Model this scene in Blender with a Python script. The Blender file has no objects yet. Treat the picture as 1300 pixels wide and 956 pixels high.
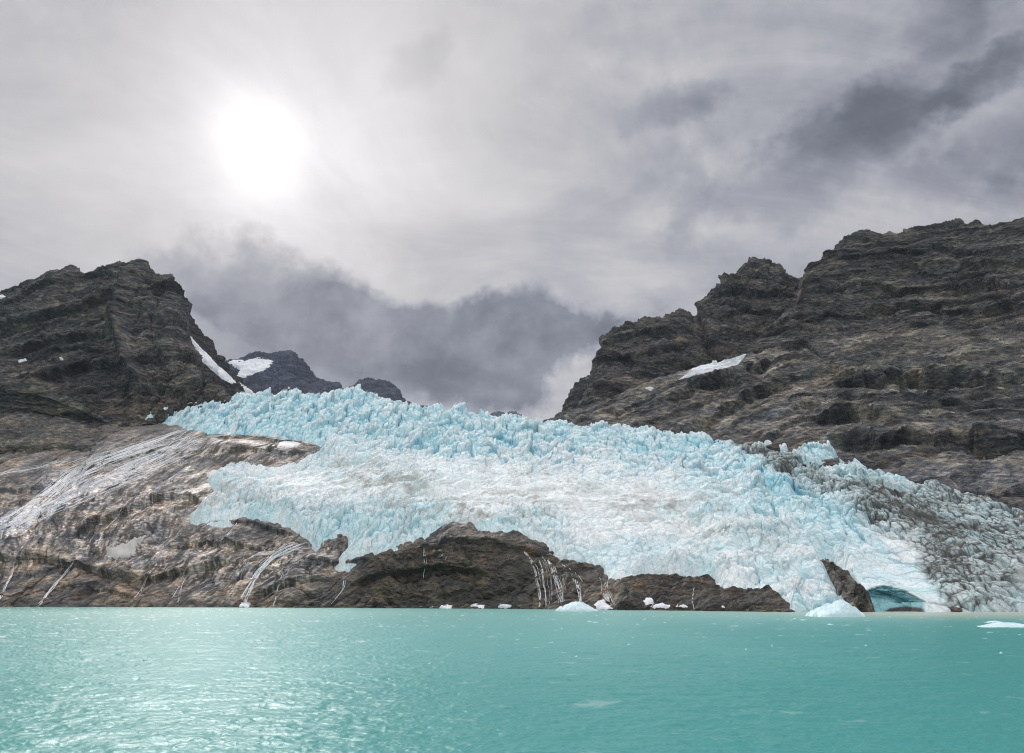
import bpy, math, random
import numpy as np
random.seed(7)
rng = np.random.default_rng(11)
C = bpy.context.scene.collection
F32 = np.float32

# ------------------------------------------------------------------ camera geometry
F, CX, CY, HOR, H = 867.0, 650.0, 433.0, 761.0, 5.0
PITCH = math.atan((HOR - CY) / F)
SP, CP = math.sin(PITCH), math.cos(PITCH)

def at(px, py, D):
    """point seen at pixel (px, py) of the photograph, D metres ahead"""
    px, py, D = np.broadcast_arrays(np.asarray(px, float), np.asarray(py, float), np.asarray(D, float))
    v = CY - py
    yw = F * CP - v * SP
    zw = F * SP + v * CP
    return np.stack([(px - CX) * D / yw, D, H + zw * D / yw], -1)

def pix(P):
    x, y, z = P[..., 0], P[..., 1], P[..., 2] - H
    c = y * CP + z * SP
    return CX + F * x / c, CY - F * (z * CP - y * SP) / c

def shoreD(py, z=0.0):
    v = CY - py
    return (z - H) * (F * CP - v * SP) / (F * SP + v * CP)

def direction(px, py):
    v = np.array([px - CX, F * CP - (CY - py) * SP, F * SP + (CY - py) * CP])
    return v / np.linalg.norm(v)

# ------------------------------------------------------------------ noise in numpy
def _h(ix, iy, iz, seed):
    h = (ix.astype(np.uint32) * np.uint32(374761393) + iy.astype(np.uint32) * np.uint32(668265263)
         + iz.astype(np.uint32) * np.uint32(2147483647) + np.uint32((seed * 3266489917) & 0xffffffff))
    h = (h ^ (h >> np.uint32(13))) * np.uint32(1274126177)
    h = (h ^ (h >> np.uint32(15))) * np.uint32(2246822519)
    return h ^ (h >> np.uint32(16))

def _r(ix, iy, iz, seed):
    return (_h(ix, iy, iz, seed) & np.uint32(0xffffff)).astype(F32) / F32(16777215)

def vnoise(x, y, z, seed=0):
    """gradient noise, about -1..1"""
    x = np.asarray(x, F32); y = np.asarray(y, F32); z = np.asarray(z, F32)
    xi = np.floor(x).astype(np.int64); yi = np.floor(y).astype(np.int64); zi = np.floor(z).astype(np.int64)
    fx, fy, fz = x - xi, y - yi, z - zi
    fx = fx.astype(F32); fy = fy.astype(F32); fz = fz.astype(F32)
    u = fx * fx * fx * (fx * (fx * 6 - 15) + 10)
    v = fy * fy * fy * (fy * (fy * 6 - 15) + 10)
    w = fz * fz * fz * (fz * (fz * 6 - 15) + 10)
    def g(dx, dy, dz):
        h = _h(xi + dx, yi + dy, zi + dz, seed)
        a = (h & np.uint32(1023)).astype(F32) / 511.5 - 1
        b = ((h >> np.uint32(10)) & np.uint32(1023)).astype(F32) / 511.5 - 1
        c = ((h >> np.uint32(20)) & np.uint32(1023)).astype(F32) / 511.5 - 1
        return a * (fx - dx) + b * (fy - dy) + c * (fz - dz)
    l = lambda a, b, t: a + (b - a) * t
    return 1.35 * l(l(l(g(0,0,0), g(1,0,0), u), l(g(0,1,0), g(1,1,0), u), v),
                    l(l(g(0,0,1), g(1,0,1), u), l(g(0,1,1), g(1,1,1), u), v), w)

def fbm(p, s, octv=5, gain=0.5, lac=2.03, seed=0, ridged=False, st=(1, 1, 1)):
    """s = wavelength in metres, st = stretch per axis"""
    x, y, z = (p[..., k] / (s * st[k]) + 17.31 * (k + 1) + (seed % 7) * .37 for k in range(3))
    a, t, n = 1.0, 0.0, 0.0
    for o in range(octv):
        q = vnoise(x, y, z, seed + o * 17)
        if ridged:
            q = 1 - 2 * np.abs(q)
        t = t + a * q; n += a
        a *= gain; x = x * lac + .71; y = y * lac + .43; z = z * lac + .19
    return t / n

def cracks(p, s, seed=0, w=.07, st=(1, 1, 1)):
    a = np.abs(vnoise(p[..., 0] / (s * st[0]) + 31.4, p[..., 1] / (s * st[1]), p[..., 2] / (s * st[2]), seed))
    return np.exp(-a / w)

def voro(x, y, seed=0):
    """2D cells: F1, F2, cell random a, b, and offset to centre"""
    xi, yi = np.floor(x), np.floor(y)
    f1 = np.full(x.shape, 9.0, F32); f2 = f1.copy()
    ra = np.zeros(x.shape, F32); rb = ra.copy(); ox = ra.copy(); oy = ra.copy()
    zz = np.zeros(x.shape, np.int64)
    for dx in (-1, 0, 1):
        for dy in (-1, 0, 1):
            cx, cy = (xi + dx).astype(np.int64), (yi + dy).astype(np.int64)
            jx, jy = _r(cx, cy, zz, seed), _r(cx, cy, zz, seed + 5)
            ax, ay = x - (cx + jx), y - (cy + jy)
            d = np.sqrt(ax * ax + ay * ay).astype(F32)
            n = d < f1
            f2 = np.where(n, f1, np.minimum(f2, d))
            ra = np.where(n, _r(cx, cy, zz, seed + 9), ra); rb = np.where(n, _r(cx, cy, zz, seed + 13), rb)
            ox = np.where(n, ax, ox); oy = np.where(n, ay, oy)
            f1 = np.where(n, d, f1)
    return f1, f2, ra, rb, ox, oy

def ss(a, b, x):
    t = np.clip((x - a) / (b - a), 0, 1)
    return t * t * (3 - 2 * t)

def sdist(px, py, poly):
    """signed pixel distance to a closed outline, positive inside"""
    poly = np.array(poly, float)
    q = np.roll(poly, -1, 0)
    d = np.full(px.shape, 1e9); ins = np.zeros(px.shape, bool)
    for (ax, ay), (bx, by) in zip(poly, q):
        ex, ey = bx - ax, by - ay
        t = np.clip(((px - ax) * ex + (py - ay) * ey) / (ex * ex + ey * ey + 1e-9), 0, 1)
        d = np.minimum(d, (px - ax - t * ex) ** 2 + (py - ay - t * ey) ** 2)
        c = (ay > py) != (by > py)
        with np.errstate(divide='ignore', invalid='ignore'):
            xs = ax + (py - ay) * ex / (ey if ey else 1e-9)
        ins ^= c & (px < xs)
    return np.where(ins, 1, -1) * np.sqrt(d)

def dline(px, py, line):
    line = np.array(line, float); d = np.full(px.shape, 1e9)
    for (ax, ay), (bx, by) in zip(line[:-1], line[1:]):
        ex, ey = bx - ax, by - ay
        t = np.clip(((px - ax) * ex + (py - ay) * ey) / (ex * ex + ey * ey + 1e-9), 0, 1)
        d = np.minimum(d, (px - ax - t * ex) ** 2 + (py - ay - t * ey) ** 2)
    return np.sqrt(d)

def blob(px, py, x, y, rx, ry, ang=0):
    c, s = math.cos(math.radians(ang)), math.sin(math.radians(ang))
    a, b = (px - x), (py - y)
    return np.exp(-(((a * c + b * s) / rx) ** 2 + ((-a * s + b * c) / ry) ** 2))

def lip(X, Y, line, depth, fall, P=None, wob=0, seed=0):
    """a ledge: the rock under the line is set back, sharply at the line and less and less below it"""
    line = np.array(line, float)
    yl = np.interp(X, line[:, 0], line[:, 1])
    if wob: yl = yl + wob * fbm(P, 40, 4, .6, seed=seed)
    v = Y - yl
    inx = ss(line[0, 0] - 4, line[0, 0] + 22, X) * ss(line[-1, 0] + 4, line[-1, 0] - 22, X)
    return -depth * inx * ss(-1.2, 1.6, v) * np.exp(-np.maximum(v, 0) / fall) + .35 * depth * inx * np.exp(-(np.minimum(v, 0) / 9.0) ** 2) * (v < 0)

def mix(a, b, t):
    a = np.asarray(a, F32); b = np.asarray(b, F32)
    return a + (b - a) * np.asarray(t, F32)[..., None]

# ------------------------------------------------------------------ meshes
def tag(o, label=None, cat=None, group=None, kind=None):
    if label: o['label'] = label
    if cat: o['category'] = cat
    if group: o['group'] = group
    if kind: o['kind'] = kind
    return o

def empty(name, loc=(0, 0, 0)):
    o = bpy.data.objects.new(name, None); C.objects.link(o); o.location = loc
    return o

def raw_mesh(name, V, Q, mat, parent=None, col=None, wet=None, smooth=False):
    V = np.asarray(V, F32); Q = np.asarray(Q, np.int32); k = Q.shape[1]
    me = bpy.data.meshes.new(name)
    me.vertices.add(len(V)); me.vertices.foreach_set('co', V.ravel())
    me.loops.add(Q.size); me.loops.foreach_set('vertex_index', Q.ravel())
    me.polygons.add(len(Q))
    me.polygons.foreach_set('loop_start', np.arange(0, Q.size, k, dtype=np.int32))
    me.update(calc_edges=True)
    me.polygons.foreach_set('use_smooth', np.full(len(Q), smooth, bool))
    if col is not None:
        c = np.ones((len(V), 4), F32); c[:, :3] = np.clip(col, 0, 1)
        a = me.color_attributes.new('Col', 'FLOAT_COLOR', 'POINT'); a.data.foreach_set('color', c.ravel())
    if wet is not None:
        a = me.attributes.new('wet', 'FLOAT', 'POINT'); a.data.foreach_set('value', np.asarray(wet, F32).ravel())
    me.materials.append(mat)
    o = bpy.data.objects.new(name, me); C.objects.link(o)
    if parent: o.parent = parent
    return o

def grid_mesh(name, P, mat, keep=None, parent=None, col=None, wet=None, smooth=False, origin=None):
    nr, nc = P.shape[:2]
    i = np.arange(nr * nc).reshape(nr, nc)
    Q = np.stack([i[:-1, :-1], i[:-1, 1:], i[1:, 1:], i[1:, :-1]], -1)
    Q = Q[keep[:-1, :-1]] if keep is not None else Q.reshape(-1, 4)
    if not len(Q): return None
    used = np.zeros(nr * nc, bool); used[Q.ravel()] = True
    new = np.cumsum(used) - 1
    V = P.reshape(-1, 3)[used]
    if origin is not None: V = V - np.asarray(origin)
    return raw_mesh(name, V, new[Q], mat, parent,
                    None if col is None else np.asarray(col).reshape(-1, 3)[used],
                    None if wet is None else np.asarray(wet).reshape(-1)[used], smooth)

def normals(P):
    n = np.cross(np.gradient(P, axis=1), np.gradient(P, axis=0))
    n /= np.linalg.norm(n, axis=-1, keepdims=True) + 1e-9
    flip = np.where(n[..., 2:3] < 0, -1, 1)
    return n * flip

def columns(x0, x1, dx, xa=-14, xb=1314, coarse=5.0):
    xs = [x0]
    while xs[-1] < x1:
        x = xs[-1]
        d = dx if xa <= x <= xb else min(coarse, dx + 0.08 * min(abs(x - xa), abs(x - xb)))
        xs.append(x + d)
    return np.array(xs)

def sheet(rows, xs, dy, minseg=2, tailseg=6, ntail=0):
    """rows of (px, py, D), front to back; straight in 3D between the rows, or numpy (py, D) pairs"""
    R = []
    for r in rows:
        r = np.array(r, float)
        R.append(at(xs, np.interp(xs, r[:, 0], r[:, 1]), np.interp(xs, r[:, 0], r[:, 2])))
    out = []
    for k, (a, b) in enumerate(zip(R[:-1], R[1:])):
        _, ya = pix(a); _, yb = pix(b)
        n = max(minseg, int(np.percentile(np.abs(ya - yb), 85) / dy))
        if k >= len(R) - 1 - ntail: n = tailseg
        for t in np.arange(n) / n:
            out.append(a + (b - a) * t)
    out.append(R[-1])
    P = np.array(out)
    return P

# ------------------------------------------------------------------ node helpers
class E:
    """arithmetic on node sockets"""
    nt = None
    def __init__(s, v): s.v = v
    @staticmethod
    def m(op, *a):
        n = E.nt.nodes.new('ShaderNodeMath'); n.operation = op
        for k, x in enumerate(a):
            x = x.v if isinstance(x, E) else x
            if isinstance(x, (int, float)): n.inputs[k].default_value = x
            else: E.nt.links.new(x, n.inputs[k])
        return E(n.outputs[0])
    def __add__(s, o): return E.m('ADD', s, o)
    __radd__ = __add__
    def __sub__(s, o): return E.m('SUBTRACT', s, o)
    def __rsub__(s, o): return E.m('SUBTRACT', o, s)
    def __mul__(s, o): return E.m('MULTIPLY', s, o)
    __rmul__ = __mul__
    def __truediv__(s, o): return E.m('DIVIDE', s, o)
    def smooth(s, a, b, lo=0.0, hi=1.0):
        n = E.nt.nodes.new('ShaderNodeMapRange'); n.interpolation_type = 'SMOOTHSTEP'
        E.nt.links.new(s.v, n.inputs['Value'])
        n.inputs['From Min'].default_value = a; n.inputs['From Max'].default_value = b
        n.inputs['To Min'].default_value = lo; n.inputs['To Max'].default_value = hi
        return E(n.outputs[0])
    def clamp(s, a=0.0, b=1.0):
        n = E.nt.nodes.new('ShaderNodeClamp'); E.nt.links.new(s.v, n.inputs[0])
        n.inputs[1].default_value = a; n.inputs[2].default_value = b
        return E(n.outputs[0])

def tex_noise(nt, vec, scale, detail=8, rough=0.55, dist=0.0, ntype=None, lac=2.0):
    n = nt.nodes.new('ShaderNodeTexNoise')
    if ntype: n.noise_type = ntype
    n.inputs['Scale'].default_value = scale; n.inputs['Detail'].default_value = detail
    n.inputs['Roughness'].default_value = rough; n.inputs['Distortion'].default_value = dist
    n.inputs['Lacunarity'].default_value = lac
    nt.links.new(vec, n.inputs['Vector'])
    return n

def mixrgb(nt, a, b, fac, mode='MIX'):
    n = nt.nodes.new('ShaderNodeMix'); n.data_type = 'RGBA'; n.blend_type = mode
    for s, v in ((n.inputs[0], fac), (n.inputs[6], a), (n.inputs[7], b)):
        if isinstance(v, E): v = v.v
        if isinstance(v, (int, float)): s.default_value = v
        elif isinstance(v, (tuple, list)): s.default_value = (*v[:3], 1)
        else: nt.links.new(v, s)
    return n.outputs[2]

def newmat(name):
    m = bpy.data.materials.new(name); m.use_nodes = True
    nt = m.node_tree; E.nt = nt
    b = nt.nodes['Principled BSDF']
    return m, nt, b

def attr(nt, name):
    n = nt.nodes.new('ShaderNodeAttribute'); n.attribute_name = name
    return n

def surface_mat(name, fine, var, rough, wet_rough, bump_d, strata=(1, 1, 1), spec=0.4, gainv=1.0):
    """vertex colour of the thing itself, broken up by position based noise, with bump"""
    m, nt, b = newmat(name)
    geo = nt.nodes.new('ShaderNodeNewGeometry')
    mp = nt.nodes.new('ShaderNodeMapping'); mp.inputs['Scale'].default_value = strata
    nt.links.new(geo.outputs['Position'], mp.inputs['Vector'])
    n1 = tex_noise(nt, mp.outputs[0], 1.0 / fine, 8, 0.62, 0.4)
    n2 = tex_noise(nt, mp.outputs[0], 1.0 / (fine * 7), 5, 0.6)
    c = attr(nt, 'Col'); w = attr(nt, 'wet')
    k_ = (E(n1.outputs['Fac']) - 0.5) * var * 3.2 + (E(n2.outputs['Fac']) - 0.5) * var * 2.2
    f = E.m('EXPONENT', k_) * gainv
    hsv = nt.nodes.new('ShaderNodeHueSaturation'); nt.links.new(c.outputs['Color'], hsv.inputs['Color'])
    nt.links.new(f.clamp(0.10, 2.4).v, hsv.inputs['Value'])
    # noise darks stand in for small shadows, leaning blue grey; the lights lean warm
    tn = mixrgb(nt, (1 - .10 * var, 1 - .02 * var, 1 + .12 * var), (1 + .06 * var, 1.0, 1 - .07 * var), k_.smooth(-.5, .5).v)
    nt.links.new(mixrgb(nt, hsv.outputs[0], tn, 1.0, 'MULTIPLY'), b.inputs['Base Color'])
    r = E(w.outputs['Fac']) * (wet_rough - rough) + rough + (E(n1.outputs['Fac']) - 0.5) * 0.25
    nt.links.new(r.clamp(0.08, 1).v, b.inputs['Roughness'])
    b.inputs['Specular IOR Level'].default_value = spec
    bp = nt.nodes.new('ShaderNodeBump'); bp.inputs['Distance'].default_value = bump_d; bp.inputs['Strength'].default_value = 1
    hgt = E(n1.outputs['Fac']) + E(n2.outputs['Fac']) * 2.0
    nt.links.new(hgt.v, bp.inputs['Height']); nt.links.new(bp.outputs[0], b.inputs['Normal'])
    return m

ROCK = surface_mat('rock', 5.0, 1.5, 0.9, 0.4, 5.0, (0.6, 0.6, 1.5), spec=0.3, gainv=1.0)
SLAB = surface_mat('wet_rock', 2.2, 1.5, 0.8, 0.25, 1.6, (0.5, 0.5, 1.6), spec=0.5, gainv=.80)
ICE = surface_mat('glacier_ice', 1.8, 0.22, 0.6, 0.5, 1.3, (1, 1, 0.7), spec=0.3)
SNOW = surface_mat('snow', 4.0, 0.08, 0.7, 0.6, 0.5, spec=0.25)
FLOE = surface_mat('floating_ice', 0.6, 0.1, 0.45, 0.4, 0.12, spec=0.4)
FOAM = surface_mat('falling_water', 1.2, 0.25, 0.5, 0.4, 0.3, spec=0.4)

# ================================================================== THE SLOPE UNDER THE GLACIER
# per column of the photograph: pixel height and distance of five levels above the waterline
BASE = {
 -500: ((700, 560), (660, 640), (600, 760), (545, 930), (500, 1150)),
 -200: ((735, 530), (660, 640), (600, 760), (540, 930), (500, 1120)),
    0: ((735, 518), (660, 620), (600, 740), (535, 920), (500, 1080)),
  200: ((738, 505), (660, 600), (600, 720), (536, 900), (505, 1040)),
  400: ((722, 478), (650, 570), (590, 690), (530, 860), (500, 1000)),
  600: ((684, 462), (635, 560), (580, 680), (530, 850), (500, 1000)),
  720: ((722, 424), (640, 530), (590, 650), (550, 790), (528, 920)),
  850: ((745, 398), (670, 480), (610, 600), (570, 700), (552, 800)),
 1000: ((738, 374), (680, 430), (630, 510), (590, 610), (572, 690)),
 1100: ((735, 362), (690, 400), (650, 450), (612, 520), (592, 590)),
 1300: ((745, 330), (715, 358), (690, 390), (668, 430), (650, 470)),
 1800: ((750, 300), (735, 320), (720, 350), (705, 380), (690, 420)),
}
def water_line(x):
    return np.interp(x, [-500, 0, 300, 650, 900, 1000, 1300, 1800], [769.5, 770.5, 771, 773, 775.5, 777, 777, 778])

bx = np.array(list(BASE))
def base_rows():
    rows = []
    wl = water_line(bx); D = shoreD(wl)
    rows.append([(x, pix(np.array([[0, d - 12, -10.0]]))[1][0], d - 12) for x, d in zip(bx, D)])
    rows.append([(x, y, d) for x, y, d in zip(bx, wl, D)])
    up = dict(zip(BASE, (40, 40, 34, 30, 28, 26, 22, 16, 14, 12, 12, 12)))
    for k in range(5):
        rows.append([(x, BASE[x][k][0], max(BASE[x][k][1], d + up[x] * (1, 2.6, 5, 8, 11)[k])) for x, d in zip(BASE, D)])
    # beyond the brow: the ground runs on, nearly level
    rows.append([(x, BASE[x][4][0] + 14, BASE[x][4][1] * 1.35) for x in BASE])
    return rows

def smooth_cols(P, xs, w):
    """soften the kinks between the control columns"""
    k = np.arange(-3 * w, 3 * w + 1); g = np.exp(-(k / w) ** 2 / 2.0); g /= g.sum()
    xi = np.clip(np.arange(P.shape[1])[:, None] + k[None, :], 0, P.shape[1] - 1)
    return np.einsum('rck,k->rc', P[:, xi], g)

def smooth_rows(A, w):
    k = np.arange(-3 * w, 3 * w + 1); g = np.exp(-(k / w) ** 2 / 2.0); g /= g.sum()
    out = np.zeros_like(A)
    n = A.shape[0]
    for kk, gg in zip(k, g):
        out += gg * A[np.clip(np.arange(n) + kk, 0, n - 1)]
    return out

# glacier outline in the photograph, brow first, then its lower edge from right to left
BROW = [(178, 534), (188, 531), (215, 524), (240, 518), (270, 515), (290, 512), (300, 505), (330, 506), (370, 505),
        (400, 507), (430, 502), (447, 503), (470, 506), (485, 511), (520, 519), (545, 523), (580, 524), (600, 527),
        (640, 532), (665, 535), (690, 541), (720, 545), (760, 545), (790, 547), (850, 553), (900, 563), (930, 567),
        (950, 573), (975, 573), (1000, 577), (1025, 580), (1060, 582), (1080, 591), (1100, 599), (1130, 606),
        (1160, 616), (1200, 630), (1250, 645), (1300, 657), (1420, 690), (1800, 720)]
LOWER = [(1800, 800), (1005, 800), (1003, 773), (978, 758), (951, 752), (936, 753), (921, 751), (908, 742), (901, 739), (884, 744),
         (870, 739), (852, 735), (843, 733), (819, 738), (806, 742), (792, 746), (774, 736), (762, 724), (735, 720), (711, 712),
         (691, 695), (664, 685), (629, 681), (599, 674), (578, 676), (545, 683), (511, 695), (477, 703), (450, 712),
         (433, 714), (431, 708), (443, 694), (440, 685), (402, 690), (384, 682), (375, 673), (352, 666), (335, 662), (308, 657),
         (274, 658), (252, 658), (248, 650), (258, 640), (272, 628), (262, 612), (285, 596), (321, 596), (352, 600), (375, 592), (392, 583),
         (409, 571), (395, 565), (372, 560), (342, 557), (305, 555), (271, 552), (237, 547), (225, 540), (203, 538), (182, 537)]
BROW = [(x, y + 9 * float(np.interp(x, [188, 250], [0, 1]))) for x, y in BROW]
OUT = [(x, y - 70) for x, y in BROW] + LOWER      # top side is closed by the brow itself
SPUR = [(1041, 714), (1049, 711), (1056, 715), (1074, 735), (1089, 754), (1103, 773), (1106, 800), (1081, 800), (1076, 772), (1067, 768), (1064, 753), (1046, 728)]
CAVE = [(1092, 757), (1102, 748), (1112, 744.5), (1122, 743), (1132, 744), (1142, 747), (1151, 750), (1162, 756), (1174, 763), (1184, 770), (1195, 777), (1160, 800), (1100, 800), (1098, 766)]

bxs = np.array([p[0] for p in BROW]); bys = np.array([p[1] for p in BROW])
brow = lambda x: np.interp(x, bxs, bys)

def slope_sheet(xs, dy):
    P = sheet(base_rows(), xs, dy, ntail=1, tailseg=40)
    for k in range(3):
        P[..., k] = smooth_cols(P[..., k], xs, 12) if k == 1 else P[..., k]
    # smooth distance only, then put each point back on its own line of sight height
    Dn = smooth_rows(P[..., 1], 16)
    X, Y = pix(P0 := sheet(base_rows(), xs, dy, ntail=1, tailseg=40))
    Y2 = smooth_rows(smooth_cols(Y, xs, 6), 3)
    # keep the front rows (under water and at the waterline) as they are
    r = np.arange(P.shape[0])[:, None]
    w = ss(3, 10, r)
    Dn = P0[..., 1] * (1 - w) + Dn * w
    Y2 = Y * (1 - w) + Y2 * w
    Q = at(X, Y2, Dn)
    return Q, X, Y2

# ------------------------------------------------------------------ bedrock
xs = columns(-500, 1700, 1.15)
PB, BX, BY = slope_sheet(xs, 0.85)
wob = 3.0 * fbm(np.stack([BX, BY, 0 * BX], -1), 22, 4, seed=3)
SD = np.minimum(sdist(BX, BY + wob, OUT), -sdist(BX + wob, BY, SPUR))
# rolling slabs: whaleback bands that run down to the left, cut by joints
g = PB.copy()
bed = fbm(g, 120, 3, seed=21) * 26 + g[..., 2] * 1.0 + g[..., 0] * 0.22 - g[..., 1] * 0.10
saw = lambda v: (v - np.floor(v)) ** 1.6
led = 3.2 * saw(bed / 16.0) + 1.3 * saw(bed / 5.3 + 0.3) + 0.5 * saw(bed / 1.9)
ledm = ss(-0.35, 0.4, fbm(g, 60, 3, seed=8))
gw = g + np.stack([fbm(g, 30, 3, seed=k) for k in (31, 32, 33)], -1) * 14
big = fbm(gw, 70, 5, 0.5, seed=5, st=(1.5, 1, 1)) * 17
rid = fbm(gw, 26, 6, 0.58, seed=6, ridged=True, st=(1.6, 1, 0.8)) * 6.0 - 4.5 * cracks(gw, 38, 61, .06, (1.8, 1, 1)) - 2.2 * cracks(gw, 14, 62, .09, (1.6, 1, 1)) - .9 * cracks(gw, 5, 63, .12)
shore = ss(2, 34, np.arange(PB.shape[0])[:, None])
dome = blob(BX, BY, 600, 735, 175, 50)
fw = fbm(np.stack([BX, BY * 1.4, 0 * BX], -1), 120, 2, seed=65) * 13
ang_ = np.radians(25 + 11 * ss(600, 740, BY))
fa = BX * np.cos(ang_) - BY * np.sin(ang_) + fw; fc = BX * np.sin(ang_) + BY * np.cos(ang_) + fw * .8
def flow(la, lc, seed, octv=4, gain=.55, ridged=False):
    return fbm(np.stack([fa / la, fc / lc, 0 * fa], -1), 1.0, octv, gain, seed=seed, ridged=ridged)
hump = flow(110, 40, 66, 3)
hS = 15 * hump + 4.2 * flow(80, 15, 67, 5, ridged=True) + 1.2 * flow(34, 5, 68, 4, .6, True) + 2.2 * saw(fc / 17.0 + 2 * hump) * ss(-.3, .3, flow(150, 60, 69, 2)) - 4 * np.exp(-np.abs(flow(90, 26, 85, 2)) / .05)
hD = big * .45 + rid * 0.75 + led * ledm * .9
isdome = np.clip(ss(.25, .7, blob(BX, BY, 610, 735, 190, 60)) + ss(770, 800, BX), 0, 1)
hB = (hS * .8 * (1 - isdome) + hD * isdome) * (0.35 + 0.65 * shore) * np.where(BX < 430, .3 + .7 * ss(-2, 26, -SD), 1.0)
for k, (ln, d, f_) in enumerate((
        (((90, 680), (120, 662), (165, 645), (200, 636), (240, 634), (262, 642)), 6.5, 22), (((-60, 712), (30, 706), (90, 714), (140, 728), (200, 734), (255, 722), (300, 712)), 5.5, 20),
        (((300, 765), (330, 748), (372, 742), (420, 736)), 4.5, 16), (((375, 722), (410, 712), (440, 716), (470, 712)), 4.5, 16), (((255, 664), (300, 662), (345, 672), (380, 680)), 3.5, 12),
        (((100, 598), (150, 588), (210, 577), (262, 572)), 3.5, 8), (((-60, 640), (0, 632), (50, 612), (90, 596)), 4.0, 10), (((270, 560), (320, 556), (370, 566), (405, 572)), 5, 10),
        (((285, 585), (320, 578), (360, 584), (395, 580)), 4, 9), (((-60, 590), (0, 586), (60, 572), (130, 562)), 4, 9), (((200, 700), (240, 690), (290, 690), (340, 700)), 3.5, 10),
        (((60, 748), (120, 742), (180, 752)), 3, 10), (((440, 745), (500, 728), (560, 722), (620, 730)), 4, 18), (((520, 700), (580, 690), (650, 697), (700, 712)), 3.5, 10))):
    hB += lip(BX, BY, ln, d, f_, g, 6, 370 + k) * np.clip(SD * -.12 + .2, 0, 1)
# lying gullies
for ln, dep in ((((245, 655), (190, 690), (165, 700)), 4), (((120, 560), (60, 640), (20, 700)), 4),
                (((200, 690), (150, 720), (90, 772)), 3), (((400, 690), (350, 730), (300, 772)), 3)):
    hB -= dep * np.exp(-(dline(BX, BY, ln) / 9) ** 2)
knob = sdist(BX, BY, [(262, 556), (300, 553), (345, 556), (385, 562), (412, 571), (390, 590), (352, 602), (310, 596), (280, 590), (255, 575)])
hB += 7 * ss(-6, 16, knob)
# row of dark boulders and ledges along the foot of the ice
foot = ss(780, 800, BX) * (1 - ss(990, 1010, BX)) * ss(728, 745, BY)
hB += foot * (4.5 * fbm(g, 14, 4, seed=40) + 0.5)
spur = ss(-4, 12, sdist(BX, BY, SPUR)) * ss(660, 700, BY)
hB += spur * (.8 + 3.5 * fbm(g, 11, 5, .6, seed=41, ridged=True, st=(1, 1, .6)))
_v = voro(g[..., 0] / 5.0 + 3, g[..., 2] / 7.0, 140)
hB += spur * ((_v[2] - .5) * 5 - 2.0 * np.exp(-(_v[1] - _v[0]) / .1))
under = ss(0, 10, SD)
hB = hB * (1 - .8 * ss(3, 26, SD))
nB = normals(smooth_rows(PB, 4))
QB = PB + nB * hB[..., None]
QB[..., 2] -= 14 * under          # the ice lies in its bed, the rock is lower there
# colours
n1 = fbm(g, 40, 5, seed=50); n2 = fbm(g, 9, 5, 0.6, seed=51, st=(2, 2, 0.6)); n3 = fbm(g, 22, 4, seed=52)
streak = flow(48, 6.5, 53, 5, .65)
fleck = flow(17, 2.4, 58, 4, .68)
tan, grey, dark, rust, moss = (.26, .205, .145), (.155, .148, .14), (.045, .04, .037), (.15, .085, .045), (.075, .072, .035)
colB = mix((.115, .112, .105), tan, ss(-0.25, 0.35, n1 + 0.8 * streak))
colB = mix(colB, dark, ss(-0.05, 0.25, -streak * .8 - fleck * .3 + .5 * n3) * 0.72)
colB = mix(colB, rust, ss(0.18, 0.45, fbm(g, 30, 4, seed=55)) * 0.6)
palez = ss(-.6, .12, flow(90, 30, 59, 3)) * np.clip(blob(BX, BY, 190, 625, 260, 62, -12) + .9 * blob(BX, BY, 215, 708, 150, 24, 6) + .8 * blob(BX, BY, 300, 735, 60, 26, -25) + .7 * blob(BX, BY, 385, 712, 70, 24, -20) + .7 * blob(BX, BY, 320, 572, 90, 14) + .08, 0, 1)
pale = ss(-0.05, 0.12, streak * .55 + fleck * .8) * np.clip(palez * 1.15, 0, 1)
colB = mix(colB, (.72, .655, .61), pale * 0.72)
casc = np.exp(-(dline(BX, BY, ((240, 554), (190, 572), (130, 592), (85, 614), (50, 642), (22, 664), (-10, 678))) / 17) ** 2) + .8 * np.exp(-(dline(BX, BY, ((250, 560), (165, 600), (110, 624), (60, 646), (10, 673))) / 9) ** 2)
fl = flow(75, 3.4, 54, 5, .65)
pale2 = ss(-.03, .10, fl - .06 + .10 * casc) * np.clip(casc + .3 * blob(BX, BY, 200, 600, 180, 36), 0, 1)
colB = mix(colB, (.86, .86, .88), pale2 * .9)
mossy = np.clip(dome * 1.3 + spur + 1.0 * ss(0, 8, knob) * ss(.0, .3, n3) + blob(BX, BY, 30, 545, 140, 40) * .8 + foot, 0, 1)
domec = mix(mix((.058, .047, .030), (.026, .025, .02), ss(-.25, .2, n2)), (.14, .082, .033), ss(.10, .42, fbm(g, 16, 5, .6, seed=57)) * .7)
domec = mix(domec, moss, ss(.0, .4, n3) * .6)
colB = mix(colB, domec, ss(0.25, 0.8, mossy + 0.25 * n1))
colB = mix(colB, (.035, .032, .026), np.clip(spur + foot * .5, 0, 1) * ss(-.25, .15, n3) * .75)
ups = ss(620, 545, BY) * (1 - ss(230, 300, BX))
colB = mix(colB, mix((.13, .115, .095), (.07, .065, .055), ss(-.2, .3, n2)), ups * 0.7)
colB = mix(colB, (.035, .033, .03), np.exp(-((BY - water_line(BX)) / 3.5) ** 2) * 0.8)
edge = np.exp(-(np.minimum(SD, 0) / 5.0) ** 2) * ss(.0, .3, fbm(g, 6, 3, seed=60) + .1)
wetB = np.clip(0.25 + 0.8 * ss(-.1, .35, n3 + streak * .5) * blob(BX, BY, 230, 680, 330, 110) + .2 * dome, 0, 1)
sid = SD > -1e9
visible = SD < 22
REG = {'dome': (BX > 432) & (BX < 786) & (BY > 655), 'foot': (BX >= 786) & (BX < 1012),
       'spur': (BX >= 1012)}
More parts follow.
